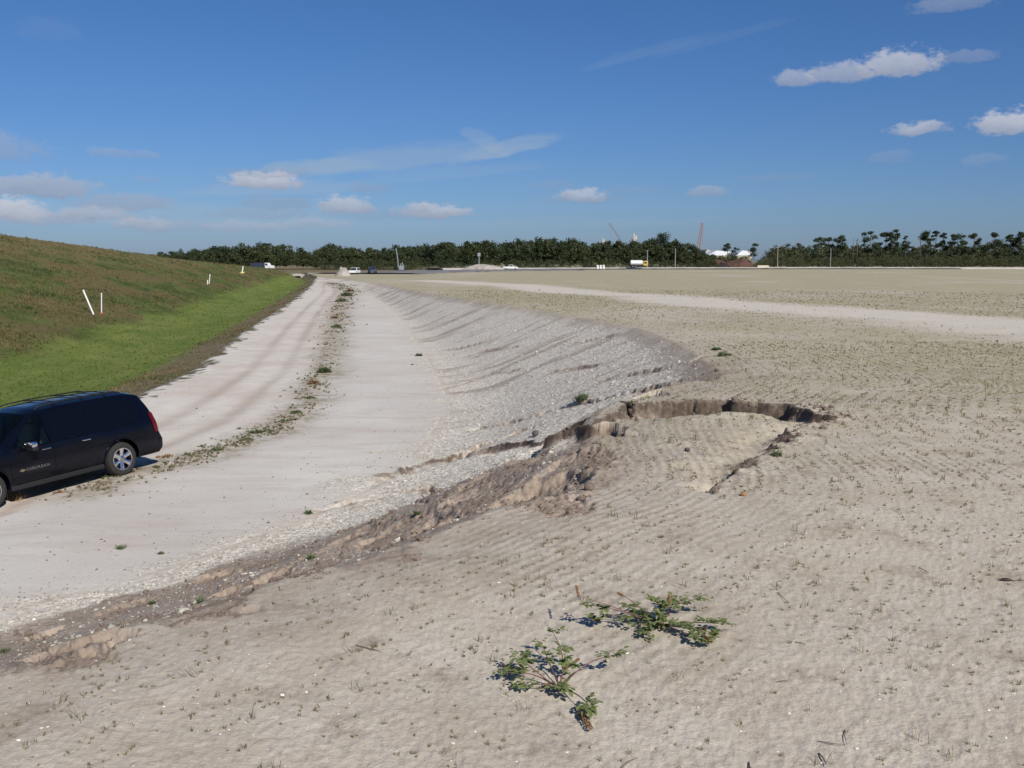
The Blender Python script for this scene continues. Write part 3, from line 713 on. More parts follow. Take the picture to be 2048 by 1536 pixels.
WIN = {  # side windows as polygons in (x, z)
 'front': [(2.98,1.17),(3.02,1.78),(3.20,1.77),(3.38,1.68),(3.82,1.27),(3.84,1.17)],
 'rear': [(2.02,1.18),(2.02,1.80),(2.88,1.80),(2.86,1.17)],
 'quarter': [(.56,1.24),(.72,1.72),(.92,1.79),(1.90,1.80),(1.90,1.18),(.66,1.19)]}
def poly_prism(pts, y0, y1):
    b = MB(); b.prism(pts, y0, y1); o = to_obj(b.bm.copy()); b.bm.free(); return o
def side_panel(pts, side, off, name, mat, parent, nx=14, nz=9, thick=0.0):
    """a skin that follows the flank inside a polygon given in (x, z)"""
    P_ = [Vector((x, 0, z)) for x, z in pts]; bm = bmesh.new()
    bmesh.ops.contextual_create if False else None
    vs = [bm.verts.new(p) for p in P_]; bm.faces.new(vs)
    x0 = min(p[0] for p in pts); x1 = max(p[0] for p in pts); z0 = min(p[1] for p in pts); z1 = max(p[1] for p in pts)
    for i in range(1, nx): bmesh.ops.bisect_plane(bm, geom=bm.verts[:]+bm.edges[:]+bm.faces[:], plane_co=(x0+(x1-x0)*i/nx, 0, 0), plane_no=(1, 0, 0))
    for i in range(1, nz): bmesh.ops.bisect_plane(bm, geom=bm.verts[:]+bm.edges[:]+bm.faces[:], plane_co=(0, 0, z0+(z1-z0)*i/nz), plane_no=(0, 0, 1))
    for v in bm.verts:
        v.co.y = side*(c_side(v.co.x, v.co.z) + off)
    if thick:
        r_ = bmesh.ops.extrude_face_region(bm, geom=bm.faces[:])
        for v in [g for g in r_['geom'] if isinstance(g, bmesh.types.BMVert)]: v.co.y -= side*thick
        bmesh.ops.recalc_face_normals(bm, faces=bm.faces)
    me = bpy.data.meshes.new(name); bm.to_mesh(me); bm.free()
    me.polygons.foreach_set('use_smooth', np.full(len(me.polygons), True))
    try: me.set_sharp_from_angle(angle=R(40))
    except Exception: pass
    return link(name, me, mat, parent)
def make_wheel(parent, x, y, side):
    e = empty('wheel'); e.parent = parent; e.location = (x, y, WR); e.rotation_euler = (R(-90)*side, R(25)*side, 0)
    w = .14
    t = MB(); t.lathe([(.262,-w*.85),(.30,-w),(.345,-w*.98),(.378,-w*.86),(.395,-w*.62),(.40,-w*.3),(.40,w*.3),(.395,w*.62),(.378,w*.86),(.345,w*.98),(.30,w),(.262,w*.85),(.255,0),(.262,-w*.85)], 48)
    t.build('tyre', M_RUB, e, True)
    r = MB(); r.lathe([(.268,w*.86),(.262,w*.92),(.245,w*.90),(.235,w*.6),(.23,-w*.6),(.255,-w*.8)], 48)
    for k in range(6):
        a = k*math.pi/3; M_ = Matrix.Rotation(a, 4, 'Z')
        b = bmesh.new(); prof = [(.05,.045,w*.62,.04),(.11,.046,w*.70,.05),(.17,.048,w*.78,.05),(.252,.060,w*.84,.05)]
        rg = []
        for rr, hw, zz, th in prof:
            rg.append([b.verts.new(c) for c in ((rr,-hw,zz-.012),(rr,-hw*.6,zz),(rr,hw*.6,zz),(rr,hw,zz-.012),(rr,hw,zz-th),(rr,-hw,zz-th))])
        for p0, p1 in zip(rg, rg[1:]):
            for q in range(6): b.faces.new((p0[q], p0[(q+1) % 6], p1[(q+1) % 6], p1[q]))
        b.faces.new(rg[0][::-1]); b.faces.new(rg[-1]); bmesh.ops.recalc_face_normals(b, faces=b.faces); r._merge(b, M_)
    r.build('rim', M_CHR, e, True)
    h = MB(); h.lathe([(0,w*.80),(.030,w*.80),(.045,w*.74),(.075,w*.66),(.08,w*.40),(0,w*.38)], 24); h.build('hub_cap', M_ALU, e, True)
    d = MB(); d.lathe([(0,-.005),(.18,-.005),(.18,.02),(0,.02)], 32); d.build('brake_disc', M_TRIM, e, True)
    return e
def make_suv():
    root = empty('estate_car')
    tag(root, 'long black estate car with dark windows and chrome wheels parked on pale sand', 'car')
    body = to_obj(body_solid(), 'body_tmp')
    cab = to_obj(body_solid(.055, .42, 3.95, .62))
    ct = [cab]
    for xw in (AXR, AXF):
        for s in (-1, 1):
            b = MB(); b.lathe([(0,0),(.475,0),(.475,.42),(0,.42)], 40, Matrix.Translation((xw, s*.70, WR+.02)) @ Matrix.Rotation(R(-90)*s, 4, 'X')); ct.append(to_obj(b.bm))
    for k, pts in WIN.items():
        # prisms reach past both flanks, windows go clean through
        ct.append(poly_prism(pts, -1.3, 1.3))
    ct.append(poly_prism([(4.04,1.20),(3.98,1.36),(3.45,1.81),(3.30,1.83),(3.30,1.60),(3.86,1.10)], -.71, .71))
    ct.append(poly_prism([(-.1,1.22),(.1,1.70),(.75,1.70),(.75,1.22)], -.64, .64))
    me = cut(body, ct); me.name = 'body'
    me.polygons.foreach_set('use_smooth', np.full(len(me.polygons), True))
    try: me.set_sharp_from_angle(angle=R(30))
    except Exception: pass
    me.materials.clear(); bo = link('body', me, M_PAINT, root)
    for s in (1, -1):
        for k, pts in WIN.items():
            cxm = sum(p[0] for p in pts)/len(pts); czm = sum(p[1] for p in pts)/len(pts)
            big = [(cxm + (x-cxm)*1.035, czm + (z-czm)*1.06) for x, z in pts]
            side_panel(big, s, .0045, 'side_window', M_GLASS_C if k == 'front' else M_GLASS_T, root)
        dr = side_panel([(1.92,.62),(2.02,.45),(2.95,.45),(2.95,1.145),(1.90,1.15),(1.76,1.10),(1.72,.98)], s, .006, 'rear_door', M_PAINT, root, 12, 8)
        df = side_panel([(2.965,.45),(3.98,.45),(4.00,.80),(3.93,1.125),(2.965,1.145)], s, .006, 'front_door', M_PAINT, root, 12, 8)
        for d, xh in ((dr, 2.12), (df, 3.12)):
            h = MB(); yy = s*(c_side(xh, 1.05) + .035); h.tube([(xh-.10, yy-s*.028, 1.05), (xh-.08, yy, 1.05), (xh+.08, yy, 1.05), (xh+.10, yy-s*.028, 1.05)], [.014,.018,.018,.014], 8); h.build('door_handle', M_CHR, d, True)
        side_panel([(1.78,.50),(3.95,.50),(3.95,.565),(1.78,.565)], s, .0125, 'door_moulding', M_PAINT, root, 12, 2, .01)
        sl = MB(); sl.box(1.72, 4.02, min(s*.90, s*.985), max(s*.90, s*.985), .29, .40, .02); sl.build('sill', M_TRIM, root)
        for xw in (AXR, AXF):      # lip of the wheel arch
            lp = MB(); pts = []
            for k in range(25):
                a = R(-12 + 204*k/24); x = xw + .485*math.cos(a); z = WR + .02 + .485*math.sin(a); pts.append((x, s*(c_side(x, max(z, .45))+.004), z))
            lp.tube(pts, .020, 6); lp.build('arch_lip', M_PAINT, root, True)
        # roof rail
        rr = MB(); pts = []
        for k in range(15):
            x = .85 + 2.25*k/14; pts.append((x, s*.665, c_top(x) + (.015 if 0 < k < 14 else -.03)))
        rr.tube(pts, .016, 8); rr.build('roof_rail', M_TRIM, root, True)
        # mirror
        mr = empty('door_mirror'); mr.parent = root
        mh = MB(); mh.tube([(3.62, s*.93, 1.17), (3.60, s*1.08, 1.18)], .035, 8); mh.box(3.50, 3.64, min(s*1.02, s*1.32), max(s*1.02, s*1.32), 1.10, 1.26, .035); mh.build('mirror_housing', M_TRIM, mr, True)
        mc = MB(); mc.box(3.515, 3.665, min(s*1.01, s*1.33), max(s*1.01, s*1.33), 1.175, 1.31, .045); mc.build('mirror_cap', M_CHR, mr, True)
        # tail and head lamps
        tl = side_panel([(.09,.86),(.105,1.02),(.165,1.34),(.26,1.36),(.24,1.02),(.19,.86)], s, .007, 'tail_lamp', M_RED, root, 5, 6, .05)
        hl = MB(); hl.box(5.34, 5.57, min(s*.55, s*.90), max(s*.55, s*.90), .78, 1.00, .03); hl.build('headlight', M_CLEAR, root)
    for xb in (1.15, 1.75, 2.5):
        cb = MB(); cb.tube([(xb, -.66, c_top(xb)+.012), (xb, 0, c_top(xb)+.030), (xb, .66, c_top(xb)+.012)], .012, 8); cb.build('roof_bar', M_TRIM, root, True)
    ribs = MB()
    for yy in (-.48, -.32, -.16, .0, .16, .32, .48):
        ribs.tube([(x, yy, c_top(x)-.008 - .10*max(0, abs(yy)-.35)) for x in np.linspace(.75, 3.0, 10)], .009, 6)
    ribs.build('roof_ribs', M_PAINT, root, True)
    rb = MB(); rb.box(.03, .36, -.97, .97, .42, .74, .05); rb.box(.07, .26, -.90, .90, .34, .43, .02); rb.build('rear_bumper', M_PAINT, root, True)
    fb = MB(); fb.box(5.30, 5.68, -.93, .93, .36, .72, .07); fb.build('front_bumper', M_PAINT, root, True)
    gr = MB(); gr.box(5.50, 5.62, -.55, .55, .74, 1.0, .02); gr.build('grille', M_CHR, root)
    pl = MB(); pl.box(.015, .028, -.17, .17, .52, .66); pl.build('number_plate', M_CLEAR, root)
    # windscreen and rear window
    def sheet(name, f, xs, ys, mat):
        V = [f(x, y) for x in xs for y in ys]; n = len(ys)
        FA = np.array([[i*n+j, i*n+j+1, (i+1)*n+j+1, (i+1)*n+j] for i in range(len(xs)-1) for j in range(n-1)])
        link(name, npmesh(name, V, FA), mat, root)
    sheet('windscreen', lambda x, y: (x + .012, y, c_top(x) + .004 - .07*(abs(y)/.74)**3), np.linspace(3.36, 4.05, 8), np.linspace(-.735, .735, 13), M_GLASS_C)
    sheet('rear_window', lambda z, y: (c_xr(z) + .005 + .03*(abs(y)/.7)**2, y, z), np.linspace(1.19, 1.73, 7), np.linspace(-.67, .67, 9), M_GLASS_T)
    for s in (0, 1): ws = MB(); ws.tube([(4.10, .05 - .62*s, 1.245), (3.86, .42 - .62*s, 1.43)], .009, 6); ws.build('wiper', M_TRIM, root, True)
    # inside
    for nm, xs, ys in (('front_seat', 2.75, (.42, -.42)), ('middle_seat', 1.85, (.38, -.38)), ('rear_seat', .98, (.38, -.38))):
        for yy in ys:
            st = MB(); st.box(xs, xs+.55, yy-.26, yy+.26, .66, .86, .06)
            st.box(-.09, .09, yy-.25, yy+.25, 0, .64, .06, Matrix.Translation((xs-.02, 0, .84)) @ Matrix.Rotation(R(-14), 4, 'Y'))
            st.box(-.05, .05, yy-.13, yy+.13, .66, .84, .04, Matrix.Translation((xs-.03, 0, .84)) @ Matrix.Rotation(R(-14), 4, 'Y'))
            st.build('seat', M_SEAT, root, True)
    ds = MB(); ds.box(3.45, 3.92, -.86, .86, .80, 1.16, .06); ds.build('dashboard', M_TRIM, root, True)
    sw = MB(); 
    sw.tube([(3.36 + .06*math.cos(a), .42 + .19*math.sin(a), 1.10 + .17*math.cos(a)) for a in np.linspace(0, 2*math.pi, 25)], .014, 6); sw.build('steering_wheel', M_TRIM, root, True)
    ub = MB(); ub.box(.35, 5.2, -.62, .62, .28, .46, .03); ub.build('underbody', M_DARK, root)
    ex = MB(); ex.tube([(1.0, -.55, .30), (.1, -.60, .30)], .035, 8); ex.build('exhaust_pipe', M_ALU, root, True)
    ax = MB(); ax.tube([(AXR, -.75, WR), (AXR, .75, WR)], .06, 8); ax.build('axle', M_DARK, root, True); ax = MB(); ax.tube([(AXF, -.75, WR), (AXF, .75, WR)], .05, 8); ax.build('axle', M_DARK, root, True)
    for xw in (AXR, AXF):
        for s in (1, -1): make_wheel(root, xw, s*.86, s)
    # chrome lettering low on each front door, with its small gold cross-shaped emblem
    for s in (1, -1):
        cu = bpy.data.curves.new('badge_text', 'FONT'); cu.body = 'SUBURBAN'; cu.size = .088; cu.extrude = .004; cu.space_character = 1.35; cu.align_x = 'LEFT'; cu.offset = .0
        to = bpy.data.objects.new('t', cu); COL.objects.link(to); dg = bpy.context.evaluated_depsgraph_get()
        me = bpy.data.meshes.new_from_object(to.evaluated_get(dg)); bpy.data.objects.remove(to)
        me.name = 'badge_lettering'
        x0 = 3.66 if s > 0 else 3.05
        Mx = Matrix(((-s,0,0,x0),(0,0,s,s*(c_side(3.6,.68)+.012)),(0,1,0,.665),(0,0,0,1)))
        me.transform(Mx); link('badge_lettering', me, M_BADGE, root)
        em = MB(); xe_ = x0 + s*.09; pts = [(-.06,-.016),(-.06,.016),(-.022,.016),(-.018,.03),(.022,.03),(.026,.016),(.06,.016),(.06,-.016),(.022,-.016),(.018,-.03),(-.022,-.03),(-.026,-.016)]
        yb = s*(c_side(3.6,.69)+.006); em.prism([(xe_+a, .695+b_) for a, b_ in pts], min(yb, yb+s*.012), max(yb, yb+s*.012)); em.build('badge_emblem', material('gold_emblem', (.30,.25,.16), .4, .7), root)
    return root
suv = make_suv()
pr_ = hitH(247, 950); pf_ = hitH(-2, 1022)
v2 = Vector((pf_.x - pr_.x, pf_.y - pr_.y)).normalized()
hd = math.atan2(v2.y, v2.x) - R(3.2)
v2 = Vector((math.cos(hd), math.sin(hd)))
# local left side faces the camera; outer tyre face is 1.0 m out from the centre line
nrm = Vector((-v2.y, v2.x))               # left of heading
rear_c = Vector((pr_.x, pr_.y)) - nrm*.93
def zline(px, py): return HZ(px, py)
def wpos(lx, ly): c = rear_c + v2*(lx - AXR) + nrm*ly; return c.x, c.y
zs_ = [[zline(*wpos(lx, ly)) for ly in (.86, -.86)] for lx in (AXR, AXF)]
zr_, zf_ = sum(zs_[0])/2, sum(zs_[1])/2; zl_, zr2 = (zs_[0][0]+zs_[1][0])/2, (zs_[0][1]+zs_[1][1])/2
pit_ = math.atan2(zf_ - zr_, AXF - AXR); rol = math.atan2(zl_ - zr2, 1.72)
Rm = Matrix.Rotation(hd, 4, 'Z') @ Matrix.Rotation(-pit_, 4, 'Y') @ Matrix.Rotation(rol, 4, 'X')
org = Vector((*rear_c, (zr_*1.0))) - (Rm @ Vector((AXR, 0, 0)))
suv.matrix_world = Matrix.Translation(org + Vector((0, 0, -.015))) @ Rm
# ------------------------------------------------------------------ plants, stones, litter
def leafmat(name, c1, c2, scale=2.0, trans=.25, rough=.6):
    m = bpy.data.materials.new(name); m.use_nodes = True; t = m.node_tree; b = t.nodes['Principled BSDF']
    g = nd(t, 'ShaderNodeNewGeometry'); n = nd(t, 'ShaderNodeTexNoise', {'Vector': g.outputs['Position'], 'Scale': scale, 'Detail': 4.0, 'Roughness': .7})
    c = mixc(t, mrange(t, n.outputs[0], .34, .66), c1, c2); t.links.new(c, b.inputs['Base Color'])
    b.inputs['Roughness'].default_value = rough; b.inputs['Specular IOR Level'].default_value = .3
    tl = nd(t, 'ShaderNodeBsdfTranslucent', {0: c}); mx = nd(t, 'ShaderNodeMixShader', {0: trans, 1: b.outputs[0], 2: tl.outputs[0]})
    t.links.new(mx.outputs[0], t.nodes['Material Output'].inputs['Surface']); return m
M_TUFT = leafmat('sparse_dry_grass', (.17,.165,.065), (.30,.25,.135), 1.1, .35)
M_WEED = leafmat('dusty_green_weed', (.14,.19,.085), (.24,.27,.14), 6, .45)
M_WEEDB = leafmat('rusty_dry_weed', (.34,.20,.11), (.42,.31,.18), 6, .4)
M_HILLG = leafmat('tan_hill_grass', (.075,.11,.028), (.26,.185,.09), .22)
M_LEAF = leafmat('sprawling_plant_leaf', (.13,.175,.05), (.23,.265,.10), 12, .3, .5)
M_STEM = material('reddish_stem', (.16,.075,.06), .6, noise=(40, .3))
M_SPIKE = material('rusty_seed_spike', (.21,.11,.045), .9, noise=(120, .5))
M_ROCK = material('pale_limerock', (.44,.415,.355), .9, noise=(9, .45), bump=(40, .4, .01))
M_CLOD = material('brown_soil_clod', (.18,.135,.105), .95, noise=(9, .35), bump=(40, .5, .01))
M_DKST = material('dark_grey_stone', (.085,.08,.078), .8, noise=(12, .3), bump=(40, .4, .01))
M_SHELL = material('bleached_shell', (.82,.80,.74), .6, noise=(50, .1))
M_TWIG = material('weathered_twig', (.17,.135,.11), .9, noise=(60, .35))
M_PVC = material('white_pvc', (.80,.79,.75), .5, noise=(5, .06))

def blades(px, py, pz, nb, hgt, wid, spread, seed):
    """grass tufts: nb narrow bent blades fanned out from each point"""
    r = np.random.default_rng(seed); n = len(px); N = n*nb
    X = np.repeat(px, nb); Y = np.repeat(py, nb); Z = np.repeat(pz, nb); H = np.repeat(hgt, nb)*r.uniform(.5, 1.15, N)
    a = r.uniform(0, 2*np.pi, N); ln = r.uniform(.2, 1.0, N)*spread
    X = X + r.normal(0, .012, N)*(np.repeat(hgt, nb)/.05); Y = Y + r.normal(0, .012, N)*(np.repeat(hgt, nb)/.05)
    dx, dy = np.cos(a), np.sin(a); w = np.repeat(np.broadcast_to(wid, n), nb)*r.uniform(.7, 1.3, N)
    b0 = np.stack([X - dy*w, Y + dx*w, Z - .004], 1); b1 = np.stack([X + dy*w, Y - dx*w, Z - .004], 1)
    mx, my = X + dx*H*ln*.45, Y + dy*H*ln*.45; mz = Z + H*np.sqrt(1-.5*np.minimum(ln, 1)**2)*.6
    m0 = np.stack([mx - dy*w*.7, my + dx*w*.7, mz], 1); m1 = np.stack([mx + dy*w*.7, my - dx*w*.7, mz], 1)
    tp = np.stack([X + dx*H*ln*1.1, Y + dy*H*ln*1.1, Z + H*np.sqrt(1-.8*np.minimum(ln, 1)**2)], 1)
    V = np.concatenate([b0, b1, m1, m0, tp]); i = np.arange(N)
    return V, np.stack([i, i+N, i+2*N, i+3*N], 1), np.stack([i+3*N, i+2*N, i+4*N], 1)
def join_blades(name, parts, mat, **kw):
    Vs, Q, T, o = [], [], [], 0
    for V, q, t in parts: Vs.append(V); Q.append(q+o); T.append(t+o); o += len(V)
    return tag(link(name, npmesh(name, np.concatenate(Vs), [np.concatenate(Q), np.concatenate(T)], False), mat), **kw)

def scatter_view(n, r0, r1, a0, a1, seed, power=1.0):
    r = np.random.default_rng(seed); a = np.radians(r.uniform(a0, a1, n)); u = r.uniform(0, 1, n)
    rr = r0*(r1/r0)**(u**power); return rr*np.sin(a), rr*np.cos(a)
parts = []
crestL = np.hypot(*np.diff(crestC, axis=0).T); cumL = np.concatenate([[0], np.cumsum(crestL)])
def row_point(s, d):
    """point at distance d to the right of the crest line, at arc length s"""
    x = np.interp(s, cumL, crestC[:, 0]); y = np.interp(s, cumL, crestC[:, 1])
    x2 = np.interp(s + 2.5, cumL, crestC[:, 0]) - np.interp(s - 2.5, cumL, crestC[:, 0]); y2 = np.interp(s + 2.5, cumL, crestC[:, 1]) - np.interp(s - 2.5, cumL, crestC[:, 1])
    l = np.hypot(x2, y2); return x + d*y2/l, y - d*x2/l
r = np.random.default_rng(3)
N = 420000
s_ = np.where(r.random(N) < .62, r.uniform(6, 42, N), r.uniform(42, 150, N)); k_ = r.integers(-6, 260, N); d_ = (k_ + .5)*.22 + r.normal(0, .022, N) + .06*(r.random(N) < .3)*r.normal(0, 1, N) - .10*(r.random(N) < .15)*r.random(N)
x_, y_ = row_point(s_, d_); keep = (y_ > 2.2) & (np.abs(x_) < y_*.62 + .8) & (y_ < 118)
x_, y_ = x_[keep], y_[keep]
dens = np.clip(.60 + 1.15*fbm(x_*.55, y_*.55, 301, 3) + .7*fbm(x_*.12, y_*.12, 305, 2) + .55*np.clip((y_-9)/12, 0, 1), .05, 1)
dens = dens*np.clip(.75 + .9*fbm(x_*1.7, y_*1.7, 311, 3), .05, 1.3)
near_ = np.interp(np.hypot(x_, y_), [2, 10, 25, 50, 90, 118], [1.0, .95, .6, .45, .25, .0])
keep = r.random(len(x_)) < dens*near_; x_, y_ = x_[keep], y_[keep]
z_, M_, I_ = height(x_, y_, True)
keep = ((I_['dc'] < .15) | (r.random(len(x_)) < .04)) & (r.random(len(x_)) > M_['soil']*.85) & (r.random(len(x_)) > M_['track']*.95) & (I_['dt'] < 1)
x_, y_, z_ = x_[keep], y_[keep], z_[keep]; ds_ = np.hypot(x_, y_)
big = r.random(len(x_)) < .055
hg = np.where(big, r.uniform(.035, .075, len(x_)), r.uniform(.007, .024, len(x_)))*np.interp(ds_, [3, 12, 45, 118], [1.25, 1.3, 1.6, 2.6])
wd = np.interp(ds_, [2, 8, 20, 50, 118], [.0013, .0022, .0045, .011, .026])
n_ = ds_ < 12
parts.append(blades(x_[n_], y_[n_], z_[n_], 8, hg[n_], wd[n_], 1.0, 1)); parts.append(blades(x_[~n_], y_[~n_], z_[~n_], 5, hg[~n_], wd[~n_], .9, 2))
print('tufts', len(x_), n_.sum())
join_blades('sparse_grass', parts, M_TUFT, label='sparse short dry grass drilled in rows over the pale sandy ground', cat='grass', kind='stuff')

# broken shell, limerock gravel and clods
def rocks(name, x, y, z, size, mat, seed, flat=.6, **kw):
    ico = bmesh.new(); bmesh.ops.create_icosphere(ico, subdivisions=1, radius=1); ico.verts.ensure_lookup_table()
    B = np.array([v.co[:] for v in ico.verts]); T = np.array([[v.index for v in f.verts] for f in ico.faces]); ico.free()
    sel = np.arange(len(B)); r = np.random.default_rng(seed); n = len(x); nb = len(B)
    J = 1 + r.uniform(-.32, .28, (n, nb, 1)); V = B[None]*J
    sc3 = np.stack([r.uniform(.7, 1.3, n), r.uniform(.7, 1.3, n), r.uniform(.4, .9, n)*flat/.6], 1)*size[:, None]; V = V*sc3[:, None, :]
    a = r.uniform(0, 2*np.pi, n); c, s = np.cos(a)[:, None], np.sin(a)[:, None]
    Vx = V[..., 0]*c - V[..., 1]*s; Vy = V[..., 0]*s + V[..., 1]*c
    V = np.stack([Vx + x[:, None], Vy + y[:, None], V[..., 2] + z[:, None] + .25*sc3[:, 2:3]], -1).reshape(-1, 3)
    Tt = (T[None] + (np.arange(n)*nb)[:, None, None]).reshape(-1, 3)
    return tag(link(name, npmesh(name, V, Tt, False), mat), **kw)
x_, y_ = scatter_view(260000, 6, 55, -33, 22, 11, 1.0)
dc_, _ = polydist(crestC, x_, y_); dt_, _ = polydist(toeC, x_, y_)
k = (dc_ > .1) & (dt_ < 1.2); x_, y_ = x_[k], y_[k]; z_, M_, I_ = height(x_, y_, True)
k = (np.random.default_rng(5).random(len(x_)) < (M_['gravel']*.98 + .02)*np.where(I_['dt'] > -.1, .10, 1)); x_, y_, z_ = x_[k], y_[k], z_[k]
rr_ = np.random.default_rng(6); sz = np.clip(rr_.lognormal(-4.85, .65, len(x_)), .003, .05)*np.interp(np.hypot(x_, y_), [6, 14, 25, 55], [.75, .8, 1.0, 1.4]); print('gravel', len(x_))
rocks('limerock_gravel', x_, y_, z_, sz, M_ROCK, 12, label='pale broken limerock and shell gravel strewn over the eroded slope', cat='gravel', kind='stuff')
# clods along the crumbling edges
x_, y_ = scatter_view(60000, 4, 26, -33, 22, 15, 1.0); z_, M_, I_ = height(x_, y_, True)
k = (M_['soil'] > .45) & (np.random.default_rng(8).random(len(x_)) < .5*(I_['dt'] < 0)) & (fbm(x_*1.4, y_*1.4, 401, 2) > .0); x_, y_, z_ = x_[k], y_[k], z_[k]
ex = []; rr_ = np.random.default_rng(9)
for i in range(len(RIM)-1):
    if i < nA: continue
    for q in range(20 if nB-2 <= i <= nB else 6):
        t_ = rr_.random(); p = RIM[i]*(1-t_) + RIM[i+1]*t_ + rr_.normal(0, .13, 2); ex.append(p)
ex = np.array(ex); x_ = np.concatenate([x_, ex[:, 0]]); y_ = np.concatenate([y_, ex[:, 1]]); z_ = np.concatenate([z_, height(ex[:, 0], ex[:, 1])])
sz = np.clip(rr_.lognormal(-4.6, .55, len(x_)), .004, .045)*np.interp(np.hypot(x_, y_), [5, 15], [.8, 1.3]); sz[-len(ex):] = np.clip(rr_.lognormal(-4.0, .6, len(ex)), .008, .055)*np.where(ex[:, 1] < 11.5, .55, 1); print('clods', len(x_))
rocks('soil_clods', x_, y_, z_, sz, M_CLOD, 16, .8, label='crumbled brown soil clods along the eroded lip and gully edges', cat='soil clods', kind='stuff')
x_, y_ = scatter_view(2600, 2.3, 20, -33, 31, 17, .9); z_ = height(x_, y_); rr_ = np.random.default_rng(10)
sz = np.clip(rr_.lognormal(-5.8, .45, len(x_)), .0015, .011)
rocks('shell_fragments', x_, y_, z_, sz, M_SHELL, 18, .4, label='tiny white shell fragments scattered on the sand', cat='shell fragments', kind='stuff')
x_, y_ = scatter_view(9000, 14, 60, -33, 5, 19, 1.0); z_, M_, I_ = height(x_, y_, True); rr_ = np.random.default_rng(11)
k = (I_['dt'] > 0) & (x_ > I_['xr']) & (rr_.random(len(x_)) < .15 + .85*M_['pebble']); x_, y_, z_ = x_[k], y_[k], z_[k]
rocks('floor_pebbles', x_, y_, z_, np.clip(rr_.lognormal(-4.3, .4, len(x_)), .006, .05), M_CLOD, 20, .6, label='small pebbles and crumbs littering the pale floor of the cut', cat='pebbles', kind='stuff')

# single stones that can be told apart
def stone(u, v, size, mat, label, name='stone', cat='stone', sink=.25):
    p = hitH(u, v); b = bmesh.new(); bmesh.ops.create_icosphere(b, subdivisions=3, radius=1)
    sd = random.random()*50
    for q in b.verts:
        c = q.co; c *= 1 + .22*float(pnoise(c.x*1.3+sd, c.y*1.3+c.z)) + .08*float(pnoise(c.x*4+sd, c.y*4+c.z*3))
    b.transform(Matrix.Diagonal((size[0], size[1], size[2], 1)))
    me = bpy.data.meshes.new(name); b.to_mesh(me); b.free(); me.polygons.foreach_set('use_smooth', np.full(len(me.polygons), True))
    o = link(name, me, mat); o.location = (p.x, p.y, p.z + size[2]*(1-sink)); o.rotation_euler = (random.uniform(-.2,.2), random.uniform(-.2,.2), random.uniform(0,6))
    return tag(o, label, cat)
M_ORANGE = material('orange_lump', (.30,.16,.07), .9, noise=(20, .3))
stone(1071, 872, (.085,.08,.075), M_DKST, 'large dark grey stone jutting from the gully on the gravel slope', 'boulder', 'boulder')
stone(1375, 903, (.035,.03,.025), M_DKST, 'small dark stone alone on the sunken sandy block')
stone(1487, 992, (.028,.028,.022), M_ORANGE, 'small orange brown lump on the sand below the curling crack')
stone(1180, 804, (.06,.05,.035), M_DKST, 'dark grey stone beside the bright green weed on the gravel slope')
stone(1178, 980, (.05,.05,.04), M_CLOD, 'grey brown clod at the tip of the brown eroded bank')
stone(208, 1217, (.035,.02,.012), M_SHELL, 'large white shell piece on the brown lip of the bank', 'shell_piece', 'shell')
stone(68, 1240, (.03,.025,.014), M_SHELL, 'white shell piece among gravel at the left edge', 'shell_piece', 'shell')
# dead leaf at the right edge
p = hitH(2014, 1162); lf = MB()
lf.tube([(-.05,0,.012),(-.025,0,.022),(0,.004,.020),(.028,0,.012),(.05,.0,.004)], [.004,.016,.021,.012,.003], 8, Matrix.Diagonal((1,1,.5,1)))
lf.tube([(.04,0,.004),(.085,.006,.004),(.13,.0,.008)], [.003,.002,.0015], 5)
o = lf.build('dead_leaf', material('dark_dead_leaf', (.055,.03,.025), .8, noise=(40,.4)), None, True, p); o.rotation_euler = (0, 0, -.1)
tag(o, 'curled dark brown dead leaf on the sand near the right edge', 'leaf')
# twigs
TW = [((712,1292),(762,1306),.006,'grey straight twig on the sand left of the sprawling plants'),((1838,1136),(1858,1150),.005,'short dark twig on the sand near the right edge'),
      ((1555,1186),(1572,1204),.004,'short bent twig right of the sprawling plants'),((1498,1526),(1512,1560),.006,'dark twig cut by the bottom edge right of centre'),
      ((1638,1508),(1652,1534),.006,'thick pale straw at the bottom edge'),((1690,1462),(1694,1494),.004,'thin upright straw near the bottom edge'),
      ((1636,1484),(1690,1494),.004,'long thin straw lying near the bottom edge'),((1590,1285),(1612,1294),.004,'thin twig lying on the sand right of the sprawling plants'),
      ((1552,1366),(1582,1364),.004,'short straight twig on sand below the brown crumbly patch'),((1240,1540),(1275,1520),.006,'brown twig at the bottom edge below the sprawling plant'),
      ((548,812),(556,818),.012,'short dark twig lying beside the haul road')]
for (a, b, rd_, lb) in TW:
    A_, B_ = hitH(*a), hitH(*b); t_ = MB(); mid = (A_ + B_)/2 + Vector((random.uniform(-.012,.012), random.uniform(-.02,.02), .008))
    t_.tube([A_ + Vector((0,0,.004)), mid, B_ + Vector((0,0,.010))], [rd_*.5, rd_*.55, rd_*.25], 6)
    o = t_.build('twig', M_TWIG, None, True); tag(o, lb, 'twig', group='twigs and straws lying on the sand')

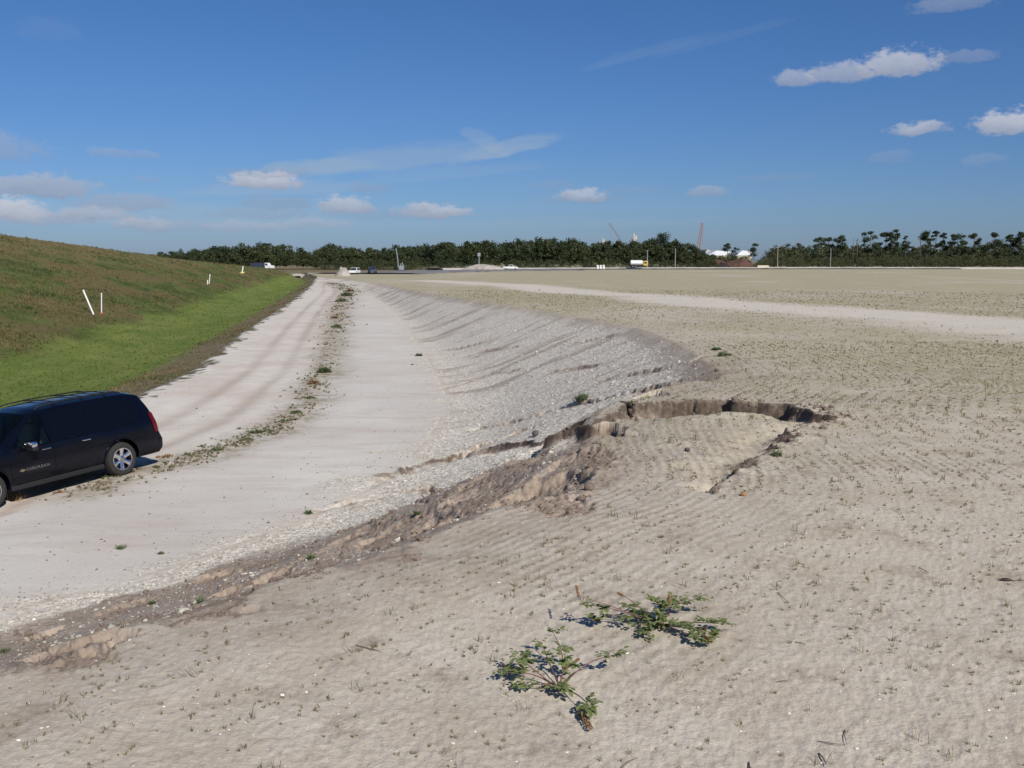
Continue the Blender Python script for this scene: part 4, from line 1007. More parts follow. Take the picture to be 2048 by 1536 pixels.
# ---- the two sprawling plants in the foreground
def leaflet(V, Fc, p, d, n, L, Wd):
    """one oval leaflet folded along its midrib"""
    d = d.normalized(); sdv = d.cross(n).normalized(); up = sdv.cross(d).normalized(); i0 = len(V)
    for t, w in ((0, .06), (.3, .8), (.6, 1.0), (.85, .62), (1.0, .05)):
        c = p + d*L*t - up*L*.12*t*t
        V.append(c - sdv*Wd*w + up*Wd*.30*w); V.append(c); V.append(c + sdv*Wd*w + up*Wd*.30*w)
    for k in range(4):
        a = i0 + 3*k; Fc.append((a, a+1, a+4, a+3)); Fc.append((a+1, a+2, a+5, a+4))
def plant(name, label, rootuv, branches, spikes):
    rp = hitH(*rootuv); root = empty(name, rp); tag(root, label, 'plant', group='sprawling weeds in the foreground')
    for bi, (uv, h, leafy, llen) in enumerate(branches):
        tip = hitH(*uv); st = MB()
        # the tip is seen at uv while standing h above the ground: slide it towards the camera
        rr = ray(*uv); rr = rr/rr[1]; y_t = (tip.z + h - CAMZ)/rr[2]; T_ = Vector((rr[0]*y_t, y_t, tip.z + h)) - rp
        pts = []; n = 9; side = Vector((-T_.y, T_.x, 0)).normalized()*random.uniform(-.05, .05)
        for k in range(n):
            t = k/(n-1); q = T_*t + side*math.sin(t*math.pi); q.z = T_.z*t**1.3 + .03*math.sin(t*math.pi)
            g = HZ(rp.x+q.x, rp.y+q.y) - rp.z; q.z = max(q.z, g + .006); pts.append(q)
        st.tube(pts, [.0042*(1-.62*k/(n-1)) for k in range(n)], 6); sb = st.build('stem', M_STEM, root, True)
        V, Fc = [], []
        cnt = int(leafy*8.5)
        for q in range(cnt):
            t = 1 - llen*random.random()**1.25
            f = t*(n-1); k = min(int(f), n-2); c = pts[k].lerp(pts[k+1], f-k); dr = (pts[k+1]-pts[k]).normalized()
            a = random.uniform(0, 2*math.pi); o1 = Vector((math.cos(a), math.sin(a), random.uniform(.0, .8))).normalized()
            pet = o1*random.uniform(.022, .050) + dr*random.uniform(-.01, .03); e = c + pet; gz = HZ(rp.x+e.x, rp.y+e.y)-rp.z; e.z = max(e.z, gz+.012)
            dirl = (pet.normalized() + Vector((0, 0, -.35))).normalized()
            sd2 = dirl.cross(Vector((0, 0, 1))).normalized(); L = random.uniform(.026, .040)
            for pos_ in (0, 1, 2):
                base_ = c.lerp(e, 1 - .34*pos_)
                for sg in ((0,) if pos_ == 0 else (-1, 1)):
                    dd = dirl if sg == 0 else (sd2*sg + dirl*.5 + Vector((0,0,random.uniform(-.2,.3)))).normalized()
                    leaflet(V, Fc, base_, dd, Vector((random.uniform(-.3,.3), random.uniform(-.3,.3), 1)), L*(1-.12*pos_), L*.30)
        if Fc:
            me = bpy.data.meshes.new('leaves'); me.from_pydata([tuple(v) for v in V], [], Fc); me.polygons.foreach_set('use_smooth', np.full(len(Fc), True)); link('leaves', me, M_LEAF, root)
    for (uv, uv2, h, w) in spikes:
        def pt(uv_, hh):
            g = hitH(*uv_); rr = ray(*uv_); rr = rr/rr[1]; yt = (g.z + hh - CAMZ)/rr[2]; return Vector((rr[0]*yt, yt, g.z+hh)) - rp
        a, b = pt(uv, h), pt(uv2, h + .01); V, Fc = [], []
        ax_ = (b - a); L = ax_.length; ax_.normalize()
        s1 = ax_.cross(Vector((.1, .2, 1))).normalized(); s2 = ax_.cross(s1)
        for q in range(int(120 + w*9000)):
            t = random.random(); an = random.uniform(0, 2*math.pi); rad = w*(1 - .65*t)*(.45 + .55*math.sqrt(random.random()))*min(1, t*6+.3)
            o_ = s1*math.cos(an) + s2*math.sin(an); c = a + ax_*L*t + o_*rad*.5
            leaflet(V, Fc, c, (o_*.8 + ax_*.6).normalized(), ax_, .008, .0022)
        me = bpy.data.meshes.new('seed_spike'); me.from_pydata([tuple(v) for v in V], [], Fc); link('seed_spike', me, M_SPIKE, root)
    return root
random.seed(21)
plant('sprawling_plant', 'low sprawling weed in the foreground with long bare red stems radiating like a star', (1120,1378),
      [((1104,1262),.16,1.5,.75),((1240,1308),.12,.8,.25),((1035,1312),.10,1.3,.35),((1012,1345),.05,1.2,.4),((1045,1372),.03,.9,.4),((1190,1425),.05,1.1,.3),((1145,1385),.04,1.2,.9),((1160,1330),.07,.7,.9),((1085,1290),.08,.8,.5)],
      [((1152,1412),(1182,1456),.02,.030),((1128,1338),(1158,1318),.05,.011),((1082,1372),(1108,1366),.02,.010),((1004,1332),(1026,1336),.03,.008)])
random.seed(33)
plant('sprawling_plant', 'denser leafy weed behind and right of the star-shaped one, with upright rusty seed spikes', (1320,1250),
      [((1157,1192),.22,.0,.1),((1248,1192),.12,.0,.1),((1340,1210),.10,.0,.1),((1158,1208),.15,1.1,.35),((1178,1240),.05,1.1,.3),((1250,1208),.11,1.3,.6),((1300,1194),.14,1.2,.7),((1392,1198),.11,1.3,.5),((1345,1215),.10,1.2,.8),((1275,1250),.05,1.5,.9),((1300,1275),.02,1.4,.8),((1385,1262),.05,1.5,.7),((1450,1248),.06,1.3,.4),((1420,1290),.03,1.6,.45),((1440,1275),.04,1.4,.4),((1245,1240),.06,1.4,.8),((1355,1200),.08,1.0,.6),((1330,1240),.06,1.2,.9)],
      [((1157,1192),(1153,1172),.22,.006),((1248,1192),(1236,1186),.12,.009),((1340,1210),(1338,1190),.10,.012),((1188,1243),(1200,1240),.05,.009),((1286,1264),(1300,1258),.03,.009),((1395,1258),(1412,1258),.05,.012),((1408,1272),(1420,1280),.05,.011)])

# ---- weeds along the road and on the slope
def weed(u, v, rad, hgt, nb, mat, label, group='weeds along the foot of the road'):
    p = hitH(u, v); r = np.random.default_rng(int(u*7+v)); rad = min(rad, .8); n = max(6, int(nb*.8)); a = r.uniform(0, 6.28, n); q = rad*.8*np.abs(r.normal(0, .55, n)); hgt = hgt*1.25
    x = p.x + q*np.cos(a); y = p.y + q*np.sin(a); z = height(x, y)
    V, Q, T = blades(x, y, z, 14, np.full(n, hgt)*np.exp(-(q/rad)**2)*r.uniform(.45, 1.1, n), np.full(n, max(.003, .0006*p.y)), 1.25, int(u))
    V = V - np.array(p[:]); o = link('weed', npmesh('weed', V, [Q, T], False), mat); o.location = p
    return tag(o, label, 'weed', group)
WD = [(648,745,.32,.28,40,M_WEED,'bushiest green weed clump, in the middle of the roadside row'),(628,768,.25,.20,26,M_WEEDB,'rust brown dry weed just below the bushiest green clump'),
 (620,797,.30,.10,26,M_WEED,'flat green weed below the rust brown one'),(592,826,.30,.09,24,M_WEED,'thin trailing weed line below the flat green weed'),(514,866,.22,.12,26,M_WEED,'small green weed at the bend of the roadside row'),
 (478,858,.10,.07,10,M_WEED,'tiny green weed left of the bend in the roadside row'),(566,842,.3,.06,16,M_WEED,'faint low weed between the bend and the trailing line'),(432,900,.3,.08,26,M_WEED,'low weed patch between the car and the bend'),
 (332,914,.35,.07,30,M_WEEDB,'flat brownish weed patch behind the car bumper'),(374,910,.3,.05,20,M_WEED,'thin green weed strip right of the brownish patch'),(312,935,.20,.06,22,M_WEED,'flat bright green weed beside the rear wheel shadow'),
 (404,893,.15,.05,12,M_WEED,'tiny weed above the patch near the car'),(675,655,.5,.30,30,M_WEED,'green weed on the roadside row beyond the bushy clump'),(670,637,.5,.25,26,M_WEEDB,'tan weed high on the roadside row'),
 (693,592,1.1,.55,46,M_WEED,'far tall green weed clump at the end of the roadside row'),(683,603,.9,.4,36,M_WEED,'far weed just below the tallest clump at the road end'),(700,583,1.0,.4,36,M_WEEDB,'far tan weed at the end of the roadside row'),
 (838,712,.22,.16,24,M_WEED,'lone green weed at the foot of the gravel slope'),(826,730,.2,.07,12,M_WEEDB,'flat tan weed below the lone weed at the slope foot'),(1163,802,.10,.24,22,M_WEED,'upright bright green weed on the gravel slope'),
 (243,1098,.07,.10,8,M_WEED,'wispy pale weed on the smooth floor'),(322,1108,.05,.07,10,M_WEED,'small green weed at the upper edge of the gravel strip'),(617,1028,.06,.09,12,M_WEED,'green weed in the gravel strip left of centre'),
 (835,1028,.05,.06,10,M_WEED,'small green weed above the brown bank face'),(1265,808,.03,.05,8,M_WEED,'small green tuft on the rim of the washed out hollow'),(400,1205,.10,.07,16,M_WEED,'grassy green tuft on the lip at left'),
 (305,1208,.05,.06,10,M_WEED,'green tuft on the lip beside the large white shell'),(620,1118,.06,.07,14,M_WEED,'yellow green tuft in the crack of the brown bank'),(1445,712,.3,.10,40,M_WEED,'dense green weeds at the top corner of the gravel slope'),
 (1430,700,.2,.10,24,M_WEED,'small green weeds above the top corner of the slope'),(1550,912,.06,.08,12,M_WEED,'green tuft between clods of the curling crack'),(10,1305,.06,.06,16,M_WEED,'yellow green tuft at the very left edge'),
 (34,1000,.10,.22,12,M_WEEDB,'orange brown weed against the front wheel of the car'),(210,955,.25,.07,20,M_WEED,'low grass beneath the sill of the car'),(120,985,.3,.06,20,M_WEEDB,'dry low grass beneath the front door of the car')]
for w in WD: weed(*w)

r = np.random.default_rng(61); n = 1500; t_ = r.random(n)*(len(WEEDL)-1.01); i_ = t_.astype(int); f_ = (t_ - i_)[:, None]
q_ = WEEDL[i_]*(1-f_) + WEEDL[i_+1]*f_; q_ = q_ + r.normal(0, 1, (n, 2))*np.interp(q_[:, 1], [20, 60, 180], [.35, .55, 1.1])[:, None]
k = (fbm(q_[:, 0]*.7, q_[:, 1]*.25, 471, 3) > -.02) & (q_[:, 1] < 185); q_ = q_[k]; z_ = height(q_[:, 0], q_[:, 1]); hg = r.uniform(.03, .11, len(q_))*np.interp(q_[:, 1], [20, 60, 180], [.8, 1.3, 2.6])
join_blades('roadside_weeds', [blades(q_[:, 0], q_[:, 1], z_, 12, hg, np.interp(q_[:, 1], [20, 180], [.007, .05]), 1.2, 9)], leafmat('mixed_roadside_weed', (.10,.13,.05), (.33,.25,.15), 1.5, .4), label='thin ragged line of small green and tan weeds along the haul road edge', cat='weeds', kind='stuff')
# coarse grass on the hill and the swale (beyond counting), and ragged grass along its skyline
r = np.random.default_rng(77); n = 60000
y_ = 28*(300/28)**r.random(n); x_ = -y_*r.uniform(.16, .60, n); xr_ = np.interp(y_, YL, XROAD); k = x_ < xr_ - .3; x_, y_ = x_[k], y_[k]
z_, M_, I_ = height(x_, y_, True)
k = (r.random(len(x_)) < np.where(M_['swale'] > .5, .35, np.clip(.5 + 1.6*fbm(x_*.12, y_*.06, 451, 3), .1, 1))); x_, y_, z_, sw_ = x_[k], y_[k], z_[k], M_['swale'][k]
vg_ = np.interp(y_, YL, XROAD) - x_ < 2.8 + 1.2*pnoise(y_*.3, x_*.3, 455)
hg = np.where((sw_ > .5) | vg_, .07, r.uniform(.06, .20, len(x_)))*np.interp(y_, [30, 100, 300], [1, 1.3, 2.0])
join_blades('hill_grass', [blades(x_[sw_ <= .5], y_[sw_ <= .5], z_[sw_ <= .5], 6, hg[sw_ <= .5], np.interp(y_[sw_ <= .5], [28, 300], [.012, .07]), 1.1, 5)], M_HILLG, label='rough tan and green grass covering the big hillside at left', cat='grass', kind='stuff')
join_blades('swale_grass', [blades(x_[sw_ > .5], y_[sw_ > .5], z_[sw_ > .5], 6, hg[sw_ > .5], np.interp(y_[sw_ > .5], [28, 300], [.012, .06]), 1.1, 6)], leafmat('bright_swale_grass', (.14,.20,.04), (.21,.25,.065), .5, .5), label='bright green grass in the shallow ditch between road and hill', cat='grass', kind='stuff')

# white plastic pipes standing on the hill
def pipe(u0, v0, u1, v1, rad, label, basecol=None, cap=True):
    a = hitH(u0, v0); rr = ray(u1, v1); rr = rr/rr[1]; b = Vector((rr[0]*a.y, a.y, CAMZ + rr[2]*a.y)); d = b - a
    root = empty('vent_pipe', a); tag(root, label, 'pipe', group='white plastic pipes on the hillside')
    t = MB(); t.tube([d*-.08, d*.5, d], rad, 12); t.build('pipe', M_PVC, root, True)
    t = MB(); dn = d.normalized(); t.tube([d - dn*.02, d + dn*rad*1.2], rad*1.22, 12); t.build('pipe_cap', M_PVC, root, True)
    if basecol:
        t = MB(); t.lathe([(0,.0),(rad*4.4,.0),(rad*3.8,rad*2.2),(rad*1.1,rad*2.6),(0,rad*2.6)], 16); t.build('base_collar', basecol, root, True)
    return root
M_RUST = material('rusty_orange_collar', (.33,.10,.05), .8); M_YEL = material('yellow_collar', (.55,.45,.16), .7)
pipe(187,629,167,582,.065,'longer white pipe leaning left on the hillside, left of an upright one')
pipe(203,628,203,587,.042,'thin upright white pipe with rusty base beside the leaning pipe', M_RUST)
pipe(418,568,420,549,.06,'taller white pipe of the far pair on the hillside')
pipe(415,570,415,561,.07,'short white stub pipe at the foot of the far taller one')
pipe(484,547,486,534,.12,'farthest white pipe with a yellow base near the dump truck', M_YEL)
# ------------------------------------------------------------------ far things
M_OAK = leafmat('dark_oak_foliage', (.020,.036,.015), (.078,.092,.034), .085, .2)  # far foliage colours lightened a little in place of haze
M_PINE = leafmat('pine_foliage', (.028,.044,.022), (.070,.088,.036), .3, .2)
M_SHRUB = leafmat('scrub_foliage', (.040,.055,.022), (.100,.105,.042), .12, .2)
M_BARK = material('grey_brown_bark', (.12,.095,.075), .9, noise=(2, .3))
M_WHITE = material('white_paint', (.72,.72,.70), .45, noise=(2, .08))
M_GREYM = material('grey_metal', (.30,.32,.34), .5, .3, noise=(3, .15))
M_DKBL = material('dark_blue_grey_paint', (.035,.045,.075), .5, noise=(3, .2))
M_YELL = material('yellow_cab_paint', (.55,.38,.10), .45, noise=(3, .1))
M_RUBF = material('far_tyre_rubber', (.02,.02,.02), .9)
M_WIN = material('dark_window_glass', (.02,.03,.04), .1, 0, .5)
M_CONC = material('pale_concrete', (.42,.40,.37), .9, noise=(.6, .25))
M_SPOIL = material('grey_spoil', (.33,.30,.265), .95, noise=(.5, .35), bump=(1.5, .6, .3))
M_MULCH = material('dark_red_mulch', (.085,.042,.032), .95, noise=(.25, .6), bump=(1.2, .7, .4))
M_ROADF = material('pale_far_road', (.47,.43,.375), .95, noise=(.2, .2))
M_MUD = material('damp_grey_mud', (.19,.18,.175), .95, noise=(.15, .35))
M_REDC = material('hazed_red_steel', (.36,.22,.21), .6, noise=(1, .2))  # red greyed down, distance haze put into the colour
M_STEELG = material('grey_lattice_steel', (.22,.24,.27), .6, noise=(1, .2))
M_ROOF = material('white_metal_roof', (.70,.72,.75), .4, noise=(.2, .1))
M_TAN = material('tan_cladding', (.45,.40,.30), .7, noise=(.2, .15))
M_POLE = material('weathered_wood_pole', (.26,.23,.20), .9, noise=(3, .2))

def leafcards(centers, radii, n, size, seed, flat=.75):
    """n leaf clusters spread through a few rounded clumps"""
    r = np.random.default_rng(seed); k = r.integers(0, len(centers), n); c = np.asarray(centers)[k]; rd = np.asarray(radii)[k]
    d = r.normal(size=(n, 3)); d /= np.linalg.norm(d, axis=1)[:, None]; rad = rd*(r.random(n)**.45)*r.uniform(.65, 1.32, n)
    p = c + d*rad[:, None]*np.array([1, 1, flat])
    a = r.normal(size=(n, 3)); a /= np.linalg.norm(a, axis=1)[:, None]; b = np.cross(a, r.normal(size=(n, 3))); b /= np.linalg.norm(b, axis=1)[:, None]
    s = size*r.uniform(.5, 1.3, n)[:, None]
    V = np.concatenate([p - a*s, p - b*s*.6, p + a*s, p + b*s*.6]); i = np.arange(n)
    return V, np.stack([i, i+n, i+2*n, i+3*n], 1)
def oak_parts(h, w, seed, dens=1.0):
    r = np.random.default_rng(seed); m = r.integers(9, 15); cs, rs = [], []
    for q in range(m):
        t = r.random(); z = h*(.22 + .66*t); rr = w*.5*math.sqrt(max(.08, 1 - (abs(t-.4)/.65)**2))*r.random()**.5; a = r.uniform(0, 6.28)
        cs.append((rr*math.cos(a), rr*math.sin(a), z)); rs.append(w*r.uniform(.14, .27))
    cs.append((0, 0, h*.88)); rs.append(w*.20)
    return leafcards(cs, rs, int(520*dens), h*.036, seed)
def pine_parts(h, w, seed, dens=1.0, base_=.55):
    w *= 1.25; base_ -= .04
    """tall slash pine: bare trunk, broken flat-topped crown of separate clumps"""
    r = np.random.default_rng(seed); m = r.integers(10, 15); cs, rs = [], []
    for q in range(m):
        t = r.random(); z = h*(base_ + (1-base_)*.92*t); rr = w*.46*(1 - .3*t)*r.random()**.5; a = r.uniform(0, 6.28)
        cs.append((rr*math.cos(a), rr*math.sin(a), z)); rs.append(w*r.uniform(.13, .30))
    cs.append((0, 0, h*.95)); rs.append(w*.15)
    return leafcards(cs, rs, int(1700*dens), h*.021, seed, .62), cs
def trunk_mb(h, r0, cs, seed, top=.9):
    t = MB(); lean = random.uniform(-.03, .03)*h
    pts = [Vector((lean*k/5*k/5, 0, h*top*k/5)) for k in range(6)]
    t.tube(pts, [r0*(1-.7*k/5) for k in range(6)], 7)
    for c in cs[:7]:
        z0 = max(c[2]*.86, 1); f = min(1, z0/(h*top)); t.tube([Vector((lean*f*f, 0, z0)), Vector(c)*.5 + Vector((lean*f*f*.5, 0, z0*.5)), Vector(c)], [r0*.3, r0*.22, r0*.1], 5)
    return t

def gz(x, y): return HZ(x, y)
def skyh(u, v, y):       # height above the ground at depth y of the point seen at (u, v)
    r = ray(u, v); r = r/r[1]; x = y*r[0]; return x, CAMZ + y*r[2]
# skyline of the wood: (u, v of the tree tops)
SKY = [(250,520),(330,506),(370,503),(400,500),(450,497),(500,492),(530,490),(560,494),(600,499),(616,508),(628,513),(640,497),(655,493),(680,497),(700,499),(730,501),(760,498),(800,496),(850,491),(890,491),(930,489),(960,487),(1000,487),(1050,484),(1090,482),(1130,483),(1180,486),(1200,489),(1260,486),(1300,484),(1340,488),(1380,494),(1400,501),(1420,510)]
SU, SV = zip(*SKY)
Vs, Qs, o_ = [], [], 0; r = np.random.default_rng(99); TV, TQ = [], []
for row, (Y0, du, sc_h) in enumerate(((392, 13, .80), (408, 12, .93), (428, 12, 1.0), (450, 14, 1.0))):
    u = 255.0
    while u < 1425:
        Y = Y0 + r.uniform(-7, 7) + min(48, max(0, (u-860)*.14)); uu = u + r.uniform(-5, 5); vt = np.interp(uu, SU, SV)
        x, zt = skyh(uu, vt, Y); g = gz(x, Y); h = (zt - g)*min(1, sc_h + .12)*r.uniform(.84, 1.20)
        if h > 2:
            V, Q = oak_parts(h, h*r.uniform(.55, .85), int(r.integers(1e6)), 1.9 if row < 2 else 1.3); V = V + np.array([x, Y, g]); Vs.append(V); Qs.append(Q + o_); o_ += len(V)
        u += du*r.uniform(.7, 1.3)
    # undergrowth
for q in range(420):
    uu = r.uniform(640, 1425); Y = 384 + min(48, max(0, (uu-860)*.14)) + r.uniform(-4, 6); x, zt = skyh(uu, 520, Y); g = gz(x, Y)
    V, Q = oak_parts(r.uniform(2.0, 5.0), r.uniform(3.5, 6), int(r.integers(1e6)), .45); Vs.append(V + np.array([x, Y, g-.5])); Qs.append(Q+o_); o_ += len(V)
tag(link('wood', npmesh('wood', np.concatenate(Vs), np.concatenate(Qs), False), M_OAK), 'long dark green wood closing the far side of the site, from hill to cranes', 'wood', kind='stuff')
# scrub beyond the right part of the far road
Vs, Qs, o_ = [], [], 0
for q in range(1100):
    uu = r.uniform(1490, 2250); Y = 455 + 75*r.random()**1.3; x, zt = skyh(uu, 520, Y); g = gz(x, Y)
    edge = sstep(1490, 1560, uu)
    h = (2.6 + (Y-455)/75*8.4 + r.uniform(0, 3.0))*edge + .5; V, Q = oak_parts(h, r.uniform(4, 8), int(r.integers(1e6)), .55); Vs.append(V + np.array([x, Y, g-.4])); Qs.append(Q+o_); o_ += len(V)
for q in range(140):
    uu = r.uniform(1390, 1500); Y = 560 + 40*r.random(); x, zt = skyh(uu, 520, Y); g = gz(x, Y)
    V, Q = oak_parts(r.uniform(4, 7), r.uniform(5, 8), int(r.integers(1e6)), .5); Vs.append(V + np.array([x, Y, g-.4])); Qs.append(Q+o_); o_ += len(V)
tag(link('scrub', npmesh('scrub', np.concatenate(Vs), np.concatenate(Qs), False), M_SHRUB), 'low green scrub thicket below the pines beyond the far road', 'scrub', kind='stuff')

# single trees that stand out
def tree(kind, u, vt, Y, wpx, label, group=None, base_=.55, leafm=None, dens=1.0):
    x, zt = skyh(u, vt, Y); g = gz(x, Y); h = zt - g; w = wpx*Y/F; sd = int(u*13 + vt)
    root = empty('pine_tree' if kind == 'pine' else 'broadleaf_tree' if kind == 'oak' else 'dead_tree', (x, Y, g)); random.seed(sd)
    if kind == 'pine': (V, Q), cs = pine_parts(h, w, sd, dens, base_)
    else: V, Q = oak_parts(h, w, sd, dens); cs = [(w*.2, 0, h*.6), (-w*.2, 0, h*.65), (0, w*.2, h*.7)]
    if kind == 'dead':
        cs = [(random.uniform(-1, 1)*w*.5, random.uniform(-1, 1)*w*.4, h*random.uniform(.55, 1)) for _ in range(7)]
        V, Q = leafcards(cs, [w*.10]*7, 40, h*.012, sd)
    trunk_mb(h, max(.16, h*.016), cs, sd).build('trunk', M_BARK, root, True)
    link('crown', npmesh('crown', V, Q, False), leafm or (M_PINE if kind == 'pine' else M_OAK), root)
    return tag(root, label, 'tree', group)
EM = 'single trees standing above the far wood'
tree('oak', 1076, 477, 432, 26, 'flat-crowned tree rising above the wood, left of a rounder one', EM, dens=1.3)
tree('oak', 1141, 475, 440, 30, 'round dark crown topping the middle of the wood', EM, dens=1.3)
tree('pine', 1323, 467, 452, 36, 'tallest dark tree of the wood, left of the lone pale pole', EM, .30, dens=1.6)
tree('oak', 1352, 476, 450, 34, 'broad green tree behind the pale pole, right of the tallest', EM, dens=1.6)
tree('oak', 1214, 483, 446, 16, 'small dark treetop in front of the left concrete tower', EM)
tree('oak', 1385, 498, 455, 16, 'low tree at the right end of the dense wood', EM)
tree('oak', 655, 492, 395, 30, 'rounded tree right of the notch in the wood', EM, dens=1.3)
tree('oak', 535, 489, 398, 36, 'broad treetop above the dump truck', EM, dens=1.3)
PN = 'tall pines on the right skyline'
tree('pine', 1456, 486, 540, 18, 'left one of two small umbrella pines before the white roofs', PN, .5)
tree('pine', 1470, 494, 535, 13, 'low bushy pine squeezed against the small umbrella pine', PN, .4)
tree('pine', 1509, 486, 540, 20, 'umbrella pine at the right end of the white roofs', PN, .5)
tree('pine', 1590, 494, 520, 18, 'short faint pine above the scrub, between pole and pine row', PN, .5)
tree('pine', 1640, 474, 470, 24, 'leftmost pine of the broad clump on the right skyline', PN, .42, dens=1.2)
tree('pine', 1660, 474, 474, 22, 'second pine of the broad clump on the right skyline', PN, .45, dens=1.2)
tree('pine', 1684, 470, 470, 28, 'tallest pine of the broad clump, at its right side', PN, .42, dens=1.3)
tree('dead', 1708, 476, 470, 5, 'bare dead snag right of the broad pine clump', PN)
tree('dead', 1716, 470, 470, 9, 'thin nearly bare tree just left of the round-topped pine', PN)
tree('pine', 1741, 462, 470, 30, 'round-topped pine standing by itself right of the bare snags', PN, .45, dens=1.2)
tree('pine', 1772, 464, 472, 22, 'ragged pine left of the tall pair at the centre of the row', PN, .42, dens=1.1)
tree('pine', 1792, 458, 470, 30, 'tallest pine of the right row, crown leaning right', PN, .48, dens=1.2)
tree('pine', 1813, 470, 474, 18, 'small open pine right of the tallest pine', PN, .4, dens=.7)
tree('dead', 1842, 468, 470, 12, 'thin open-branched tree before the gap in the pine row', PN)
tree('pine', 1856, 462, 470, 22, 'dark compact pine left of the narrow one', PN, .5)
tree('pine', 1872, 459, 472, 13, 'narrow upright pine in the right row', PN, .4)
tree('pine', 1888, 464, 474, 16, 'small round pine right of the narrow one', PN, .55, dens=.7)
tree('pine', 1906, 468, 470, 22, 'low spreading pine at the middle of the right group', PN, .45, dens=1.1)
tree('pine', 1928, 469, 472, 26, 'wide flat pine between the low spreading one and a rounder one', PN, .45, dens=1.2)
tree('pine', 1950, 466, 470, 22, 'rounder pine at the right end of the flat row', PN, .45, dens=1.1)
tree('pine', 1989, 465, 470, 38, 'broad umbrella pine standing apart near the right edge', PN, .45, dens=1.5)
tree('pine', 2022, 468, 472, 24, 'open pine left of the bushy one at the picture edge', PN, .4)
tree('pine', 2042, 464, 470, 30, 'bushy pine cut by the right edge of the picture', PN, .35, dens=1.4)

# ---- the raised road along the far side, its muddy ditch, spoil heaps
def strip(name, line, prof, mat, label=None, cat=None, kind='structure', amp=.0):
    """extrude a cross profile [(offset to the right, height)] along a plan line"""
    C = catmull(line, 10); V, FA = [], []; n = len(prof)
    for i, p in enumerate(C):
        d = C[min(i+1, len(C)-1)] - C[max(i-1, 0)]; d = d/np.hypot(*d); nr_ = np.array([d[1], -d[0]])
        for (o, h) in prof:
            q = p + nr_*(o + amp*float(pnoise(i*.7, o*.5, 5))); V.append((q[0], q[1], HZ(q[0], q[1]) + h + amp*.25*float(pnoise(i*.9, o, 6))))
    for i in range(len(C)-1):
        for j in range(n-1): a = i*n+j; FA.append((a, a+1, a+1+n, a+n))
    o = link(name, npmesh(name, V, np.array(FA)[:, ::-1]), mat); tag(o, label, cat, kind=kind); return o
def PY(u, Y): return np.array([(u-1024)/F*Y*1.0, Y])
far_line = [PY(880, 372), PY(960, 385), PY(1060, 395), PY(1200, 408), PY(1350, 418), PY(1500, 425), PY(1700, 430), PY(1900, 432), PY(2100, 432), PY(2500, 440)]
def sec(u, v, Y): return v
strip('far_road', far_line, [(-18,-1),(-9,-.2),(-8,.75),(0,.80),(1.5,.72),(2.6,.15),(4,-.6)], M_ROADF, amp=.35)
strip('ditch', [p + np.array([0, -5.5]) for p in far_line[1:8]], [(-2.2,.02),(-1.6,.42),(0,.42),(2.4,.25),(3.6,.0)], material('dark_ditch_grass', (.075,.075,.055), .95, noise=(.15, .5)), amp=.5)
strip('mud_flat', [PY(745, 272), PY(790, 290), PY(850, 315), PY(960, 350), PY(1120, 378)], [(-18,.02),(-14,.32),(0,.34),(11,.30),(14,.02)], M_MUD, amp=.8)
def heap(u, v, Y, wpx, hpx, mat, label, name='spoil_heap', cat='heap', dep=.5, sd=1):
    x, zb = skyh(u, v, Y); g = gz(x, Y); w = wpx*Y/F/2; h = hpx*Y/F
    nx, ny = 40, 16; V = []
    for j in range(ny):
        for i in range(nx):
            a = i/(nx-1)*2-1; b = j/(ny-1)*2-1; rr = math.hypot(a, b)
            q = max(0, 1-rr)*1.5; q = min(1, q)**.9; V.append((a*w, b*w*dep, h*q*(1 + .22*float(pnoise(a*2.2+sd, b*2.2, 7))) + .05*h*float(fbm(np.array([a*w*.4+sd]), np.array([b*w*.4]), 9, 3)[0])*min(1,q*3) - (.3 if q <= 0 else 0)))
    FA = np.array([[j*nx+i, j*nx+i+1, (j+1)*nx+i+1, (j+1)*nx+i] for j in range(ny-1) for i in range(nx-1)])
    o = link(name, npmesh(name, V, FA), mat); o.location = (x, Y, min(g, 9e9)); return tag(o, label, cat)
heap(686, 556, 240, 34, 16, M_SPOIL, 'small pale grey gravel heap at the end of the haul road', 'gravel_heap', dep=.8)
heap(968, 545, 372, 100, 11, M_SPOIL, 'long low grey spoil bank left of the white pickup', 'spoil_bank', dep=.25, sd=4)
heap(1430, 527, 500, 80, 15, M_MULCH, 'left dark red mulch mound below the white roofs', 'mulch_mound', dep=.4, sd=8)
heap(1478, 527, 505, 76, 16, M_MULCH, 'right reddish mulch mound beside the small umbrella pines', 'mulch_mound', dep=.4, sd=11)
heap(1447, 528, 490, 38, 10, material('black_mulch', (.022,.018,.018), .95, noise=(.4,.4)), 'black patch of mulch between the two red mounds', 'mulch_mound', dep=.5, sd=15)

# ---- vehicles and plant in the distance
def wheels(root, xs, hw, r_, w_=.25, mat=M_RUBF):
    for x in xs:
        for s in (-1, 1):
            e = MB(); M_ = Matrix.Translation((x, s*hw, r_)) @ Matrix.Rotation(R(90), 4, 'X')
            e.lathe([(0,-w_/2),(r_*.9,-w_/2),(r_,-w_*.3),(r_,w_*.3),(r_*.9,w_/2),(0,w_/2)], 16, M_); o = e.build('wheel', mat, root, True)
            h = MB(); h.lathe([(0,-w_*.56),(r_*.45,-w_*.56),(r_*.45,w_*.56),(0,w_*.56)], 12, M_); h.build('wheel_hub', M_GREYM, o, True)
def put(root, u, v, yaw, Y=None, dz=0.0, scale=1.0):
    if Y is None: p = hitH(u, v)
    else: x, z = skyh(u, v, Y); p = Vector((x, Y, z))
    root.location = (p.x, p.y, p.z + dz); root.rotation_euler = (0, 0, R(yaw)); root.scale = (scale,)*3
    return root
